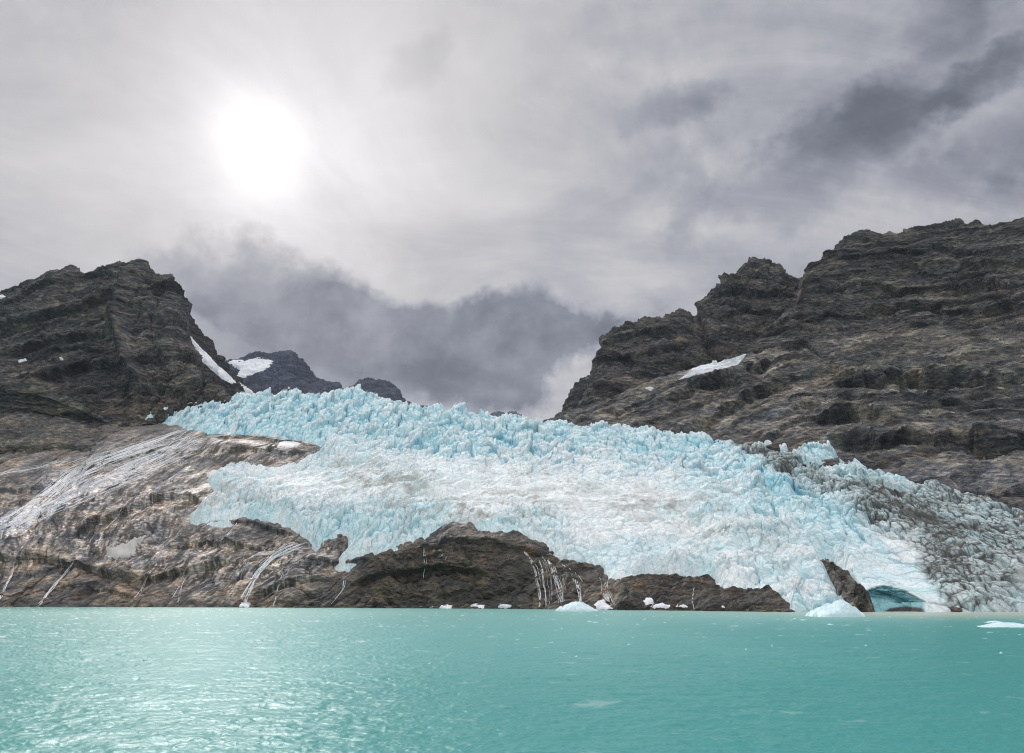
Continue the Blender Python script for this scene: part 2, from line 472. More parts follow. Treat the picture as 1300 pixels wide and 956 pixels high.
knobm = (knob > -3)
REG['slope'] = ~(REG['dome'] | REG['foot'] | REG['spur'] | knobm)
for nm, reg, lab in (('rock_outcrop', REG['dome'], 'big dark brown mossy rock dome at the waterline under the middle of the ice'),
                     ('rock_outcrop', REG['foot'], 'long low row of dark rocks between ice foot and water, right of the waterfalls'),
                     ('rock_outcrop', REG['spur'] & (SD < 22) & (BX < 1135), 'narrow dark rock spur poking through the ice front left of the ice cave'),
                     ('rock_outcrop', knobm & ~REG['dome'], 'dark flat rock knob on the left, wedged between two arms of the ice')):
    o = grid_mesh(nm, QB, SLAB, reg & visible, col=colB, wet=wetB)
    tag(o, lab, 'rock')
o = grid_mesh('rock_slope', QB, SLAB, REG['slope'] & visible, col=colB, wet=wetB)
tag(o, 'streaked grey and tan rock slope running down to the water at the left', 'rock slope', kind='structure')

# ------------------------------------------------------------------ glacier
gx = columns(120, 1700, 0.9)
PG, GX, GY = slope_sheet(gx, 0.5)
# the mesh follows its own brow: squeeze the visible rows between water and brow
wob = 4.0 * fbm(np.stack([GX, GY, 0 * GX], -1), 22, 4, seed=3) + 1.5 * fbm(np.stack([GX, GY, 0 * GX], -1), 6, 3, seed=4)
SG = np.minimum(sdist(GX, GY + wob, OUT), -sdist(GX + wob, GY, SPUR))
p = PG.copy()
warp = np.stack([fbm(p, 30, 3, seed=70), fbm(p, 30, 3, seed=71)], -1) * 9
wx, wy = p[..., 0] + warp[..., 0], p[..., 1] + warp[..., 1]
dbr = GY - brow(GX)                      # pixels below the brow
right = ss(700, 980, GX)
band = (1 - ss(30, 75, dbr + 22 * fbm(p, 60, 3, seed=72))) * (1 - .45 * ss(660, 760, GX)) 
band = np.maximum(band, .8 * blob(GX, GY, 985, 625, 85, 32, 20))
band = np.maximum(band, .55 * blob(GX, GY, 1060, 650, 120, 40, 25))
band *= (1 - .75 * ss(230, 180, GX))
band = np.maximum(band, .35 * ss(735, 765, GY) * ss(940, 990, GX) * ss(1105, 1070, GX))
band = np.maximum(band, .30 * ss(1190, 1260, GX) * ss(640, 700, GY))
mid = 0.34 + 0.5 * ss(-.1, .35, fbm(p, 55, 4, seed=73)) + .5 * blob(GX, GY, 480, 680, 90, 28, 0) + .4 * blob(GX, GY, 300, 645, 60, 20)
smoothz = np.clip(1.1 * blob(GX, GY, 740, 612, 230, 30, 5) + .8 * blob(GX, GY, 600, 640, 150, 22, 0) + .7 * blob(GX, GY, 860, 690, 110, 30, 20) + .8 * blob(GX, GY, 1150, 715, 60, 25, 20) + blob(GX, GY, 380, 625, 80, 22) * .9 + blob(GX, GY, 760, 690, 70, 40, 40) * .8, 0, 1)
mid *= (1 - .85 * smoothz)
f1, f2, ra, rb, ox, oy = voro(wx / 19.0, wy / 26.0, 80)
tilt = (ox * (ra - .5) * 2.0 + oy * (rb - .3) * 1.6)
f1c, f2c, rac, rbc, oxc, oyc = voro(wx / 9.5 + 31, wy / 12.0, 83)
h1 = ra * 11 + tilt * 8 + 7.0 * rac + 4 * (oyc * (rbc - .5) + oxc * (rac - .5)) - 3 * f1c - 9 * np.exp(-(f2 - f1) / 0.045) * ss(.3, .6, rb) - 3.0 * np.exp(-(f2c - f1c) / .07) - 7
e1 = np.exp(-(f2 - f1) / 0.055) * ss(.3, .6, rb)
a1, a2, rc, rd, ux, uy = voro(wx / 5.2 + 9, wy / 7.0, 90)
h2 = (rc ** 1.2) * 4.5 + (ux * (rc - .5) + uy * (rd - .5)) * 4 - 3.2 * np.exp(-(a2 - a1) / 0.12)
e2 = np.exp(-(a2 - a1) / 0.12)
b1, b2, re, rf, vx, vy = voro(wx / 2.1 + 3, wy / 3.0, 95)
h3 = re * 1.3 - 1.0 * np.exp(-(b2 - b1) / 0.15)
rough = fbm(p, 8, 5, 0.6, seed=75)
roll = fbm(p, 90, 4, seed=76) * 13 + fbm(p, 30, 4, seed=77, ridged=True) * 7.0
hG = band * (h1 + h2 * .55 + h3 * .6 + rough * 2.4) + (1 - band) * (roll * (1 - .5 * smoothz) + mid * (h2 * 1.3 + h3 * 1.3 + rough * 4.0) + h1 * .18 * mid)
hG = hG - (1 - band) * 7.0 * cracks(p + warp[..., :1] * .7, 30, 120, .06, (2.6, 1.1, 1)) * ss(-.15, .25, fbm(p, 70, 3, seed=121)) * (1 - .6 * smoothz)
hG = hG + (1 - band) * 5.0 * (1 - smoothz) * (rac - .4) * ss(-.1, .3, fbm(p, 60, 3, seed=122))
rl = ss(1060, 1200, GX) * ss(-40, 30, dbr)
hG = hG * (1 - .45 * rl)
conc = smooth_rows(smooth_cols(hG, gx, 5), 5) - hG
# ice rims: thickness over the rock
tD = np.clip(p[..., 1] / 900, .3, 1)
th = np.where(SG > 0, 9.0 * tD * (1 - np.exp(-np.maximum(SG, 0) / 3.5)), SG * 1.1)
brd = ss(0, 9, SG)
backfade = 1 - ss(1.0, 1.35, p[..., 1] / np.interp(GX, bx, [BASE[x][4][1] for x in BASE]))
shelf = ss(2, 14, np.arange(PG.shape[0])[:, None])
# pull down the brow: ground above the brow line sinks away behind it
sink = np.clip(-dbr, 0, 60)
QG = PG.copy()
calm = 1 - .75 * ss(-26, -4, sdist(GX, GY, CAVE))
hG = np.maximum(hG, -9)
QG[..., 2] += th + hG * (0.25 + 0.75 * brd) * shelf * calm
tall = {}
def bump_at(x, y, rx, ry, hgt):
    QG[..., 2] += hgt * np.clip(1.25 * blob(GX, GY, x, y, rx, ry), 0, 1)
bump_at(998, 628, 9, 8, 9); bump_at(950, 622, 14, 8, 8); bump_at(975, 618, 12, 6, 5)
bump_at(1040, 590, 22, 6, 7); bump_at(447, 508, 12, 6, 6); bump_at(372, 508, 14, 6, 4)
# behind the brow the ice falls below the line of sight
behind = ss(0, 18, -dbr)
QG[..., 2] -= behind * (10 + sink * 1.3)
# cave
cpx, cpy = pix(QG)
sc = sdist(cpx, np.where(GY > water_line(GX), 790, cpy), CAVE)
deep = ss(-1.5, 3.5, sc)
nearc = ss(-10, -2, sc)
ray = QG - np.array([0, 0, H]); 
QG = QG + ray * (deep * (0.012 + 0.05 * ss(0, 18, sc)))[..., None]
arch = ss(4, 12, sc) * 0
keepG = (SG > -7) & (GY > brow(GX) - 30)
dlt = None
# colours: weathered white ice on top, dense blue ice in the cracks and on fresh faces, grit in bands
nG = normals(QG)
steep = 1 - nG[..., 2]
white, cyan, blue, deepb = (.84, .88, .885), (.40, .73, .80), (.16, .55, .69), (.04, .30, .46)
n1 = fbm(p, 45, 5, seed=100); n2 = fbm(p, 10, 5, .6, seed=101); n3 = fbm(p, 130, 3, seed=102)
upper = np.clip(band + .25 * ss(110, 20, dbr), 0, 1)
cy = np.clip(.16 + .36 * upper + .6 * n1 + .5 * n2 - .35 * smoothz - .25 * (ra - .5) * band + .3 * blob(GX, GY, 500, 675, 130, 32) + .35 * blob(GX, GY, 800, 715, 90, 22)
             + .3 * blob(GX, GY, 985, 650, 140, 60, 25), 0, 1)
colG = mix(white, cyan, cy)
bl = np.clip(e1 * band * 1.3 + e2 * (.25 + .4 * upper) + .55 * ss(.55, .85, rb) * band * ss(.35, .8, steep) + .8 * ss(.25, .5, n2 + .25 * n1) * (.15 + upper * .5), 0, 1)
colG = mix(colG, blue, bl * .85)
gash = cracks(p + warp[..., :1], 34, 110, .035, (.7, 1.6, 1)) * ss(.05, .4, fbm(p, 40, 3, seed=111)) * np.clip(.35 + upper + blob(GX, GY, 980, 735, 90, 35), 0, 1)
colG = mix(colG, deepb, np.clip(e1 * band * 1.2 + gash * 1.2 + .6 * ss(.75, .95, re) * e2 * (.3 + upper), 0, 1) * .85)
# blue ice in recesses, white crust on knobs; relief shading added to the colour
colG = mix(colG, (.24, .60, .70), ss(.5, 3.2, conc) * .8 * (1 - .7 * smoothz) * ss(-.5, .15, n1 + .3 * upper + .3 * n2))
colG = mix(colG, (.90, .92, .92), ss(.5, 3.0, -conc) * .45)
flowl = fbm(np.stack([p[..., 0] / 7 + p[..., 1] * .02, p[..., 1] / 60, 0 * GX], -1), 1.0, 4, .6, seed=130)
colG = mix(colG, (.62, .62, .60), ss(.05, .35, flowl) * (.25 + .4 * smoothz))
# grit
grime = (1.0 * blob(GX, GY, 485, 625, 75, 26, 8) + .75 * blob(GX, GY, 830, 655, 130, 24, 12) + .7 * blob(GX, GY, 620, 660, 110, 14, 0)
         + .6 * blob(GX, GY, 290, 640, 50, 12) + .5 * blob(GX, GY, 545, 515, 60, 9) + .5 * blob(GX, GY, 640, 640, 60, 14) + .6 * blob(GX, GY, 210, 540, 30, 8) + .35 * blob(GX, GY, 940, 700, 60, 25))
gr = np.clip(grime * 1.25, 0, 1) * ss(-.18, .28, fbm(p, 14, 5, .65, seed=103) + .2 * n1)
colG = mix(colG, (.30, .285, .24), gr * .75)
colG = mix(colG, (.30, .29, .26), ss(.22, .45, fbm(p, 9, 5, .7, seed=107)) * .45)
# dark moraine debris on the right flank
deb = sdist(GX, GY, [(930, 570), (975, 584), (1030, 604), (1075, 618), (1130, 630), (1190, 632), (1300, 655), (1800, 700), (1800, 800), (1215, 790), (1190, 745),
                     (1172, 708), (1140, 688), (1090, 660), (1060, 642), (1025, 620), (975, 598)])
debm = ss(-16, 10, deb + 14 * n1 + 6 * n2)
web = np.clip(ss(.35, .7, fbm(p + warp[..., :1] * .8, 18, 5, .6, seed=104, ridged=True) + .25 * n1) + cracks(p + warp[..., :1], 12, 108, .09), 0, 1) 
blot = ss(-.05, .3, fbm(p, 24, 5, .6, seed=105) + .1)
thick = np.clip(dline(GX, GY, ((940, 575), (1000, 590), (1060, 612), (1130, 640), (1180, 680), (1230, 720), (1300, 740))), 0, 90)
stripe = np.exp(-(thick / 22) ** 2)
colG = mix(colG, (.50, .59, .59), debm * .6)
spot = ss(.22, .40, fbm(p, 6, 4, .6, seed=112)) * ss(-.2, .3, n1)
colG = mix(colG, blue, spot * .55 * (1 - smoothz * .6))
patch = ss(.02, .3, fbm(p, 26, 4, .6, seed=113))
colG = mix(colG, (.50, .78, .82), patch * .45 * (1 - smoothz * .7))
colG = mix(colG, (.075, .072, .065), np.clip(debm * ((np.exp(-(a2 - a1) / .13) + .8 * np.exp(-(b2 - b1) / .16)) * ss(-.35, .15, n1 + .5 * n2 + .12) + .45 * web * ss(-.1, .3, n1) + .6 * stripe * blot), 0, 1) * .95)
colG = mix(colG, (.20, .18, .15), debm * ss(.05, .4, fbm(p, 7, 4, seed=106)) * .25)
# cave walls of clear teal ice, black painted in as the dark opening at the back
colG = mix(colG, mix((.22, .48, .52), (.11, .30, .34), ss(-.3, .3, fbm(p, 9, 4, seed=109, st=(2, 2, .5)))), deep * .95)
cavedark = deep * ss(-1.5, 1.5, sdist(cpx, cpy, [(1118, 780), (1130, 772), (1148, 769.5), (1166, 771), (1184, 776), (1190, 790), (1118, 790)]))
colG = mix(colG, (.04, .045, .045), cavedark)
colG = mix(colG, (.05, .05, .05), np.exp(-((GY - water_line(GX)) / 2.0) ** 2) * ss(1160, 1200, GX) * .6)
glac = empty('glacier', (150, 420, 0))
tag(glac, 'huge crevassed pale blue glacier spilling over rock down to the turquoise water', 'glacier')
gl0 = np.array([150., 420., 0.])
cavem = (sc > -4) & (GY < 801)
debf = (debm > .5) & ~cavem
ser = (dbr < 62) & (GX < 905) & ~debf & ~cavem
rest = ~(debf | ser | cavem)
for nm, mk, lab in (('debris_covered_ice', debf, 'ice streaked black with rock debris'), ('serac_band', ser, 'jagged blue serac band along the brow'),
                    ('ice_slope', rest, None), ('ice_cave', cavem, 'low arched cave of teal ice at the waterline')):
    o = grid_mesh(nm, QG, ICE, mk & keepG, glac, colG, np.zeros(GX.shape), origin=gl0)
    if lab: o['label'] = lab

# single seracs that stand clear of the rest
def serac(x, y, D, w, hgt, lean, seed, col=(.42, .74, .84)):
    r = random.Random(seed)
    prof = [(0, 1.0), (.3, .95), (.55, .75), (.8, .42), (1, .06)]
    n = 7; V = []; Q = []
    kk = np.argmin((GX - x) ** 2 + (GY - y) ** 2 + 1e6 * (GY < brow(GX))); base = QG.reshape(-1, 3)[kk].copy(); base[2] -= 3
    offs = [(r.uniform(.75, 1.2)) for _ in range(n)]
    sub = 3
    lv = np.linspace(0, 1, 13)
    for t in lv:
        rr = np.interp(t, [a for a, _ in prof], [b for _, b in prof]) * w
        for k in range(n * sub):
            a = 2 * math.pi * k / (n * sub)
            o1 = np.interp(k / sub, range(n + 1), offs + [offs[0]])
            V.append((rr * o1 * math.cos(a) + lean * t * t * hgt + r.uniform(-.04, .04) * w, rr * .8 * o1 * math.sin(a) + r.uniform(-.04, .04) * w, -6 + (hgt + 6) * t))
    m = n * sub
    for l in range(len(lv) - 1):
        for k in range(m):
            Q.append((l * m + k, l * m + (k + 1) % m, (l + 1) * m + (k + 1) % m, (l + 1) * m + k))
    V = np.array(V) + base - gl0
    c = np.array([mix(col, (.8, .88, .9), np.array(min(1, max(0, r.gauss(.4, .3))))) for _ in V])
    o = raw_mesh('serac', V, Q, ICE, glac, c, np.zeros(len(V)))
    return o
o = serac(1076, 597, 545, 5.2, 14, -.35, 1); o['label'] = 'pointed blue ice fin on the right brow'
for k, (x, y, D, w, hh, ln) in enumerate(((447, 512, 900, 8, 13, .1), (372, 512, 905, 7, 12, -.1), (330, 513, 900, 6, 13, .2), (302, 516, 900, 7, 14, -.1),
        (398, 514, 905, 6, 12, .1), (424, 512, 905, 6, 14, -.2), (468, 515, 900, 7, 12, .15), (590, 530, 860, 5, 11, .2), (612, 532, 850, 6, 10, -.2),
        (640, 536, 840, 5, 11, .1), (560, 527, 870, 5, 10, -.1), (1000, 640, 480, 6, 12, .05), (1030, 588, 580, 7, 9, .05), (952, 634, 500, 5, 9, -.1))):
    serac(x, y, D, w, hh, ln, 20 + k)

# ================================================================== MOUNTAINS
def mountain(name, rows, xs, dy, seed, size, label, cols, bedf, ledge=1.0, ntail=1, rough=1.0, extra=None, mat=ROCK, lamin=.35):
    P = sheet(rows, xs, dy, ntail=ntail, tailseg=14)
    X, Y = pix(P)
    n = normals(smooth_rows(P, 5))
    b = bedf(P, X, Y)
    led = ledge * (5.0 * saw(b / 34.0) + 2.4 * saw(b / 12.7 + .4) + 1.2 * saw(b / 4.9 + .2)) * ss(-.5, .2, fbm(P, 90, 3, seed=seed + 9))
    Pw = P + np.stack([fbm(P, 50, 3, seed=seed + k) for k in (31, 32, 33)], -1) * 26
    h = size * (fbm(P, 170, 3, seed=seed) * 20 + fbm(Pw, 95, 6, .55, seed=seed + 1, ridged=True) * 22 * rough + fbm(P, 22, 5, .6, seed=seed + 2, ridged=True) * 7.5 * rough
                - 11 * cracks(Pw, 80, seed + 4, .06) * rough - 5.0 * cracks(Pw, 30, seed + 5, .08, (1, 1, 1.8)) * rough - 2.4 * cracks(Pw, 11, seed + 6, .12)) + led * 1.5
    along = P[..., 0] + .3 * P[..., 1]
    Lc = np.stack([along / 75.0, P[..., 1] / 200, b / 9.0], -1)
    lam = fbm(Lc, 1.0, 5, .62, seed=seed + 12); lam2 = fbm(Lc * np.array([.45, 1, .3]), 1.0, 4, .55, seed=seed + 13)
    h = h * (1 - .35 * lamin) + lamin * (7.5 * lam2 * 1.6 + 4.6 * lam - 4.0 * np.exp(-np.abs(lam2) / .05))
    if extra is not None: h = h + extra(P, X, Y)
    bc = np.arange(P.shape[0])[:, None] - (P.shape[0] - 1 - 14)
    keep_ = .22 + .78 * ss(2, 34, np.abs(bc))
    hh = smooth_rows(h, 6); h = (h - hh) * (1.5 - .5 * keep_) + hh * keep_
    Q = P + n * h[..., None]
    c, w = cols(P, X, Y, b, h)
    gy = c.mean(-1, keepdims=True); c = gy + (c - gy) * (.52 if seed < 640 else 1.0)
    c = mix(c, c * np.array([.28, .29, .33]), ss(.02, .26, lam * .7 + .6 * lam2) * min(1, lamin + .35))
    c = mix(c, np.clip(c * 1.9, 0, .26), ss(.04, .26, -lam - .2 * lam2) * min(1, lamin + .2) * .8)
    o = grid_mesh(name, Q, mat, None, col=c, wet=w)
    tag(o, label, 'mountain', kind='structure')
    return Q, X, Y, n

def back(row, dD=1.25, dy=60):
    return [(x, y + dy, D * dD) for x, y, D in row]

def rock_cols(seed, a, b, dark, rust, pale=(.22, .20, .17), rp=.5):
    def f(P, X, Y, bed, h):
        n1 = fbm(P, 110, 5, seed=seed); n2 = fbm(P, 14, 5, .62, seed=seed + 1, st=(1.6, 1.6, .6)); n3 = fbm(P, 45, 5, .6, seed=seed + 2)
        lay = fbm(np.stack([bed * 1.0, P[..., 0] * .12, P[..., 1] * .12], -1), 13, 4, .6, seed=seed + 3)
        c = mix(a, b, ss(-.3, .3, n1 + .5 * lay))
        c = mix(c, dark, ss(.0, .45, n2 + .4 * lay) * .75)
        c = mix(c, rust, ss(.12, .42, n3) * rp)
        c = mix(c, pale, ss(.2, .5, fbm(P, 26, 5, .6, seed=seed + 5)) * .45)
        return c, .12 + .3 * ss(0, .4, n3)
    return f

# -- right massif
CR = [(640, 560, 960), (690, 543, 960), (700, 539, 960), (730, 524, 960), (760, 510, 960), (800, 494, 950), (862, 482, 930), (900, 468, 930), (945, 454, 930),
      (965, 428, 960), (990, 408, 980), (1013, 388, 1000), (1021, 352, 1050), (1030, 335, 1060), (1045, 325, 1060), (1060, 312, 1060), (1072, 301, 1060),
      (1095, 295, 1060), (1120, 298, 1060), (1150, 295, 1050), (1165, 287, 1050), (1195, 283, 1040), (1210, 282, 1030), (1260, 285, 1000), (1300, 280, 990),
      (1400, 262, 960), (1800, 240, 860)]
R0 = [(640, 600, 900), (700, 585, 860), (800, 590, 760), (900, 600, 660), (1000, 610, 600), (1100, 640, 510), (1300, 700, 400), (1800, 750, 330)]
R1 = [(640, 575, 930), (700, 548, 900), (800, 545, 830), (900, 555, 740), (1000, 565, 670), (1100, 588, 580), (1200, 605, 520), (1300, 620, 490), (1800, 690, 400)]
R2 = [(640, 568, 940), (700, 545, 930), (800, 520, 880), (900, 505, 830), (1000, 510, 770), (1100, 525, 700), (1200, 535, 640), (1300, 545, 590), (1800, 620, 480)]
R3 = [(640, 565, 950), (700, 542, 950), (800, 505, 910), (900, 483, 880), (950, 470, 880), (1000, 460, 860), (1070, 448, 830), (1150, 445, 780), (1230, 442, 750), (1300, 455, 700), (1800, 520, 600)]
R4 = [(640, 562, 955), (700, 540, 955), (800, 500, 930), (900, 475, 905), (950, 460, 910), (1000, 432, 930), (1070, 428, 960), (1150, 425, 910), (1230, 422, 880), (1300, 420, 800), (1800, 440, 700)]
def bed_right(P, X, Y):
    # beds rise steeply at the left end and flatten to the right
    return P[..., 2] + 0.00045 * np.clip(520 - P[..., 0], 0, 600) ** 2 + fbm(P, 240, 3, seed=31) * 20
def ex_right(P, X, Y):
    e = np.zeros(X.shape)
    for k, (ln, d, fl_) in enumerate((
            (((730, 547), (760, 530), (800, 518), (832, 508), (845, 503)), 9, 14), (((842, 512), (880, 500), (920, 489), (952, 474), (990, 462)), 18, 16),
            (((850, 556), (900, 538), (940, 512), (985, 488), (1040, 476), (1100, 474)), 14, 14), (((1060, 488), (1130, 478), (1200, 486), (1260, 482), (1340, 486)), 20, 18),
            (((960, 560), (1010, 540), (1080, 530), (1150, 536)), 11, 12), (((1050, 570), (1100, 562), (1160, 560), (1240, 568), (1330, 566)), 18, 16),
            (((1000, 520), (1070, 505), (1140, 508), (1220, 520), (1330, 516)), 10, 10), (((905, 430), (960, 425), (1010, 408), (1060, 400), (1110, 404)), 12, 14),
            (((1020, 372), (1080, 365), (1150, 372), (1230, 362), (1330, 366)), 12, 12), (((1090, 396), (1160, 388), (1240, 398), (1330, 390)), 11, 12),
            (((1060, 330), (1120, 326), (1190, 318), (1260, 322), (1330, 312)), 10, 10), (((1130, 342), (1200, 346), (1280, 338), (1340, 342)), 9, 10),
            (((880, 470), (930, 462), (1000, 446), (1070, 452)), 7, 8), (((1090, 625), (1160, 618), (1230, 628), (1330, 632)), 7, 8))):
        e = e + lip(X, Y, ln, d * .85, fl_ * .8, P, 15, 330 + k) * (.55 + .9 * ss(-.3, .3, fbm(P, 60, 3, seed=350 + k)))
    flat = ss(-6, 8, sdist(X, Y, [(1060, 450), (1090, 430), (1140, 422), (1240, 422), (1236, 442), (1150, 451), (1100, 455)]))
    e = e * (1 - flat)
    return e
rc0 = rock_cols(200, (.175, .155, .12), (.12, .118, .105), (.04, .04, .042), (.13, .09, .06))
def cols_right(P, X, Y, b, h):
    c, w = rc0(P, X, Y, b, h)
    n = fbm(P, 30, 4, seed=210)
    lower = ss(430, 500, Y) * ss(1150, 900, X + 100 * n)
    c = mix(c, (.20, .175, .135), lower * .45)
    up = ss(470, 380, Y + 40 * n)
    c = mix(c, mix((.062, .056, .052), (.10, .07, .055), ss(0, .4, n)), up * .72)
    scree = ss(-5, 6, sdist(X, Y + 5 * n, [(1068, 447), (1090, 432), (1140, 424), (1240, 425), (1232, 440), (1150, 448), (1100, 452)]))
    c = mix(c, (.135, .118, .082), scree * .9)
    scree2 = ss(-5, 10, sdist(X, Y + 8 * n, [(1090, 590), (1180, 582), (1320, 588), (1320, 660), (1180, 640)]))
    c = mix(c, (.13, .125, .12), scree2 * .85)
    return c, w
xr = columns(640, 1750, 1.2)
RQ, RX, RY, RN = mountain('mountain', [R0, R1, R2, R3, R4, CR, back(CR, 1.2, 50)], xr, 0.9, 300, .75,
    'massive layered brown rock mountain filling the right side', cols_right, bed_right, 1.25, extra=ex_right, rough=.6, lamin=1.0)

# -- middle peak with sheer left cliff
CM = [(742, 530, 1150), (750, 512, 1150), (753, 500, 1150), (756, 478, 1150), (763, 452, 1150), (767, 430, 1150), (780, 418, 1150), (800, 410, 1150), (840, 404, 1150), (862, 394, 1150), (880, 400, 1150),
      (890, 386, 1150), (900, 371, 1150), (915, 361, 1150), (920, 351, 1150), (935, 346, 1150), (945, 336, 1150), (957, 331, 1150), (975, 334, 1150),
      (990, 341, 1150), (1000, 351, 1150), (1022, 353, 1150), (1060, 370, 1150), (1120, 420, 1150)]
M0 = [(742, 560, 1000), (800, 530, 1000), (1120, 520, 1000)]
M1 = [(742, 535, 1080), (756, 505, 1060), (800, 490, 1050), (862, 478, 1040), (900, 455, 1050), (1000, 440, 1060), (1120, 460, 1080)]
xm = columns(742, 1110, 1.2)
mountain('mountain', [M0, M1, CM, back(CM, 1.15, 40)], xm, 0.9, 400, .7, 'dark banded rock peak behind the snow strip, left of the big massif',
    rock_cols(410, (.11, .095, .082), (.07, .066, .064), (.03, .03, .034), (.17, .11, .065), (.16, .13, .10), .6),
    lambda P, X, Y: P[..., 2] + .55 * P[..., 0] + fbm(P, 130, 3, seed=44) * 20, 1.1, lamin=.6,
    extra=lambda P, X, Y: sum(lip(X, Y, ln, d, 12, P, 8, 360 + k) for k, (ln, d) in enumerate(((((758, 440), (800, 428), (870, 422)), 12), (((760, 465), (810, 452), (880, 440)), 10), (((895, 385), (940, 372), (1010, 380)), 12), (((900, 410), (950, 396), (1010, 402)), 12))))
        - 24 * np.exp(-(dline(X, Y, ((884, 395), (890, 430), (905, 455))) / 6) ** 2))
CS = [(716, 540, 1700), (722, 522, 1700), (724, 500, 1700), (728, 490, 1700), (738, 480, 1700), (748, 475, 1700), (775, 470, 1700), (800, 480, 1700)]
mountain('mountain', [[(716, 560, 1500), (800, 560, 1500)], CS, back(CS, 1.15, 40)], columns(716, 800, 1.0), 1.0, 450, .7,
    'small dark shoulder of rock beyond the sheer left cliff of the banded peak', rock_cols(460, (.055, .052, .058), (.04, .042, .05), (.02, .022, .03), (.05, .04, .04), (.06, .06, .06), .3),
    lambda P, X, Y: P[..., 2])

# -- left mountain
CL = [(-500, 430, 1150), (-100, 395, 1150), (0, 374, 1120), (30, 364, 1120), (45, 359, 1120), (60, 351, 1120), (68, 344, 1110), (90, 342, 1110), (108, 348, 1110), (120, 343, 1110),
      (130, 339, 1100), (155, 338, 1090), (168, 333, 1090), (178, 333, 1080), (190, 341, 1070), (208, 350, 1060), (218, 349, 1060), (223, 361, 1060), (223, 378, 1060), (223, 402, 1060),
      (227, 440, 1050), (237, 466, 1040), (257, 489, 1020), (275, 509, 1000), (296, 520, 990), (300, 535, 980)]
L0 = [(-500, 590, 880), (0, 560, 850), (130, 560, 860), (200, 550, 900), (300, 545, 930)]
L1 = [(-500, 520, 950), (0, 485, 940), (60, 490, 930), (128, 524, 930), (190, 528, 930), (300, 540, 950)]
L2 = [(-500, 490, 1020), (0, 455, 1010), (60, 462, 1000), (128, 470, 980), (190, 490, 960), (240, 495, 960), (270, 505, 965), (290, 515, 970), (300, 537, 970)]
L3 = [(-500, 450, 1090), (0, 410, 1070), (60, 400, 1060), (128, 400, 1040), (190, 390, 1020), (215, 390, 1020), (224, 425, 1020), (240, 480, 1010), (262, 500, 1000), (280, 515, 985), (300, 536, 975)]
xl = columns(-500, 301, 1.2)
rcl = rock_cols(500, (.125, .115, .10), (.085, .08, .075), (.03, .03, .032), (.12, .065, .045), (.17, .165, .13), .4)
def cols_left(P, X, Y, b, h):
    c, w = rcl(P, X, Y, b, h)
    n = fbm(P, 30, 4, seed=511)
    c = mix(c, mix((.095, .10, .07), (.13, .12, .095), ss(-.2, .3, n)), blob(X, Y, 110, 405, 60, 25, -25) * .6)
    c = mix(c, mix((.05, .055, .045), (.10, .075, .05), ss(-.1, .3, n)), ss(470, 500, Y) * .6)
    return c, w
LQ, LX, LY, LN = mountain('mountain', [L0, L1, L2, L3, CL, back(CL, 1.15, 40)], xl, 0.9, 510, .7, 'tall dark rugged mountain with a sheer right edge, at the left', cols_left,
    lambda P, X, Y: P[..., 2] * .8 - .42 * P[..., 0] + fbm(P, 190, 3, seed=52) * 26, .9, rough=.9, lamin=.75,
    extra=lambda P, X, Y: ss(140, 185, X) * ss(350, 390, Y) * (13 * fbm(P, 26, 5, .6, seed=53, ridged=True, st=(.9, .9, 6)) - 12 * cracks(P, 44, 54, .06, (1, 1, 5)))
        + 26 * np.exp(-(dline(X, Y, ((176, 338), (168, 370), (160, 410), (165, 450), (180, 500))) / 11) ** 2) * 1.0
        + 14 * np.exp(-(dline(X, Y, ((90, 345), (70, 375), (35, 400), (-20, 420))) / 9) ** 2)
        + sum(lip(X, Y, ln, d, f_, P, 8, 340 + k) for k, (ln, d, f_) in enumerate((
            (((-60, 430), (0, 424), (60, 404), (110, 392), (150, 372)), 16, 16), (((-60, 458), (20, 446), (80, 432), (130, 430), (165, 425)), 14, 14),
            (((-60, 404), (10, 392), (60, 372), (100, 362)), 12, 12), (((40, 488), (90, 470), (130, 466), (175, 470)), 14, 16),
            (((100, 352), (135, 350), (170, 352)), 9, 10), (((60, 448), (110, 444), (150, 452)), 9, 8)))))
# foothill in front of it
CF = [(-500, 500, 880), (-60, 488, 870), (0, 487, 870), (40, 491, 870), (75, 503, 872), (100, 514, 875), (128, 528, 880), (160, 548, 890), (190, 562, 900)]
xf = columns(-500, 190, 1.2)
FQ, FX, FY, FN = mountain('hill', [[(x, 612, 800) for x, y, D in CF], [(x, 566, 803) for x, y, D in CF], [(x, (y + 566) / 2, D + 5) for x, y, D in CF], CF, back(CF, 1.12, 25)], xf, 0.9, 560, .34,
    'low mottled hump of rock at the foot of the left mountain', rock_cols(570, (.13, .13, .10), (.14, .115, .08), (.04, .042, .04), (.12, .07, .045), (.14, .13, .10), .5),
    lambda P, X, Y: P[..., 2] + fbm(P, 60, 3, seed=57) * 20, .7, mat=ROCK)
bpy.context.scene.objects['hill']['category'] = 'hill'

# ridge behind the snow gully
CG = [(215, 372, 1250), (226, 371, 1250), (236, 392, 1250), (246, 412, 1250), (256, 424, 1250), (267, 431, 1250), (270, 445, 1250), (273, 452, 1250), (280, 452, 1250), (290, 466, 1250), (302, 482, 1250), (312, 492, 1250), (330, 512, 1250)]
xg = columns(215, 330, 0.9)
GQ, GX2, GY2, GN = mountain('mountain', [[(x, min(y + 95, 545), 1090) for x, y, D in CG], [(x, y + 35, 1170) for x, y, D in CG], CG, back(CG, 1.1, 40)], xg, 0.7, 600, .45,
    'dark ridge behind the snow gully, right of the left mountain', rock_cols(610, (.05, .05, .055), (.04, .04, .045), (.02, .02, .024), (.05, .04, .04), (.07, .07, .07), .3),
    lambda P, X, Y: P[..., 2] + fbm(P, 60, 3, seed=57) * 20, .6)
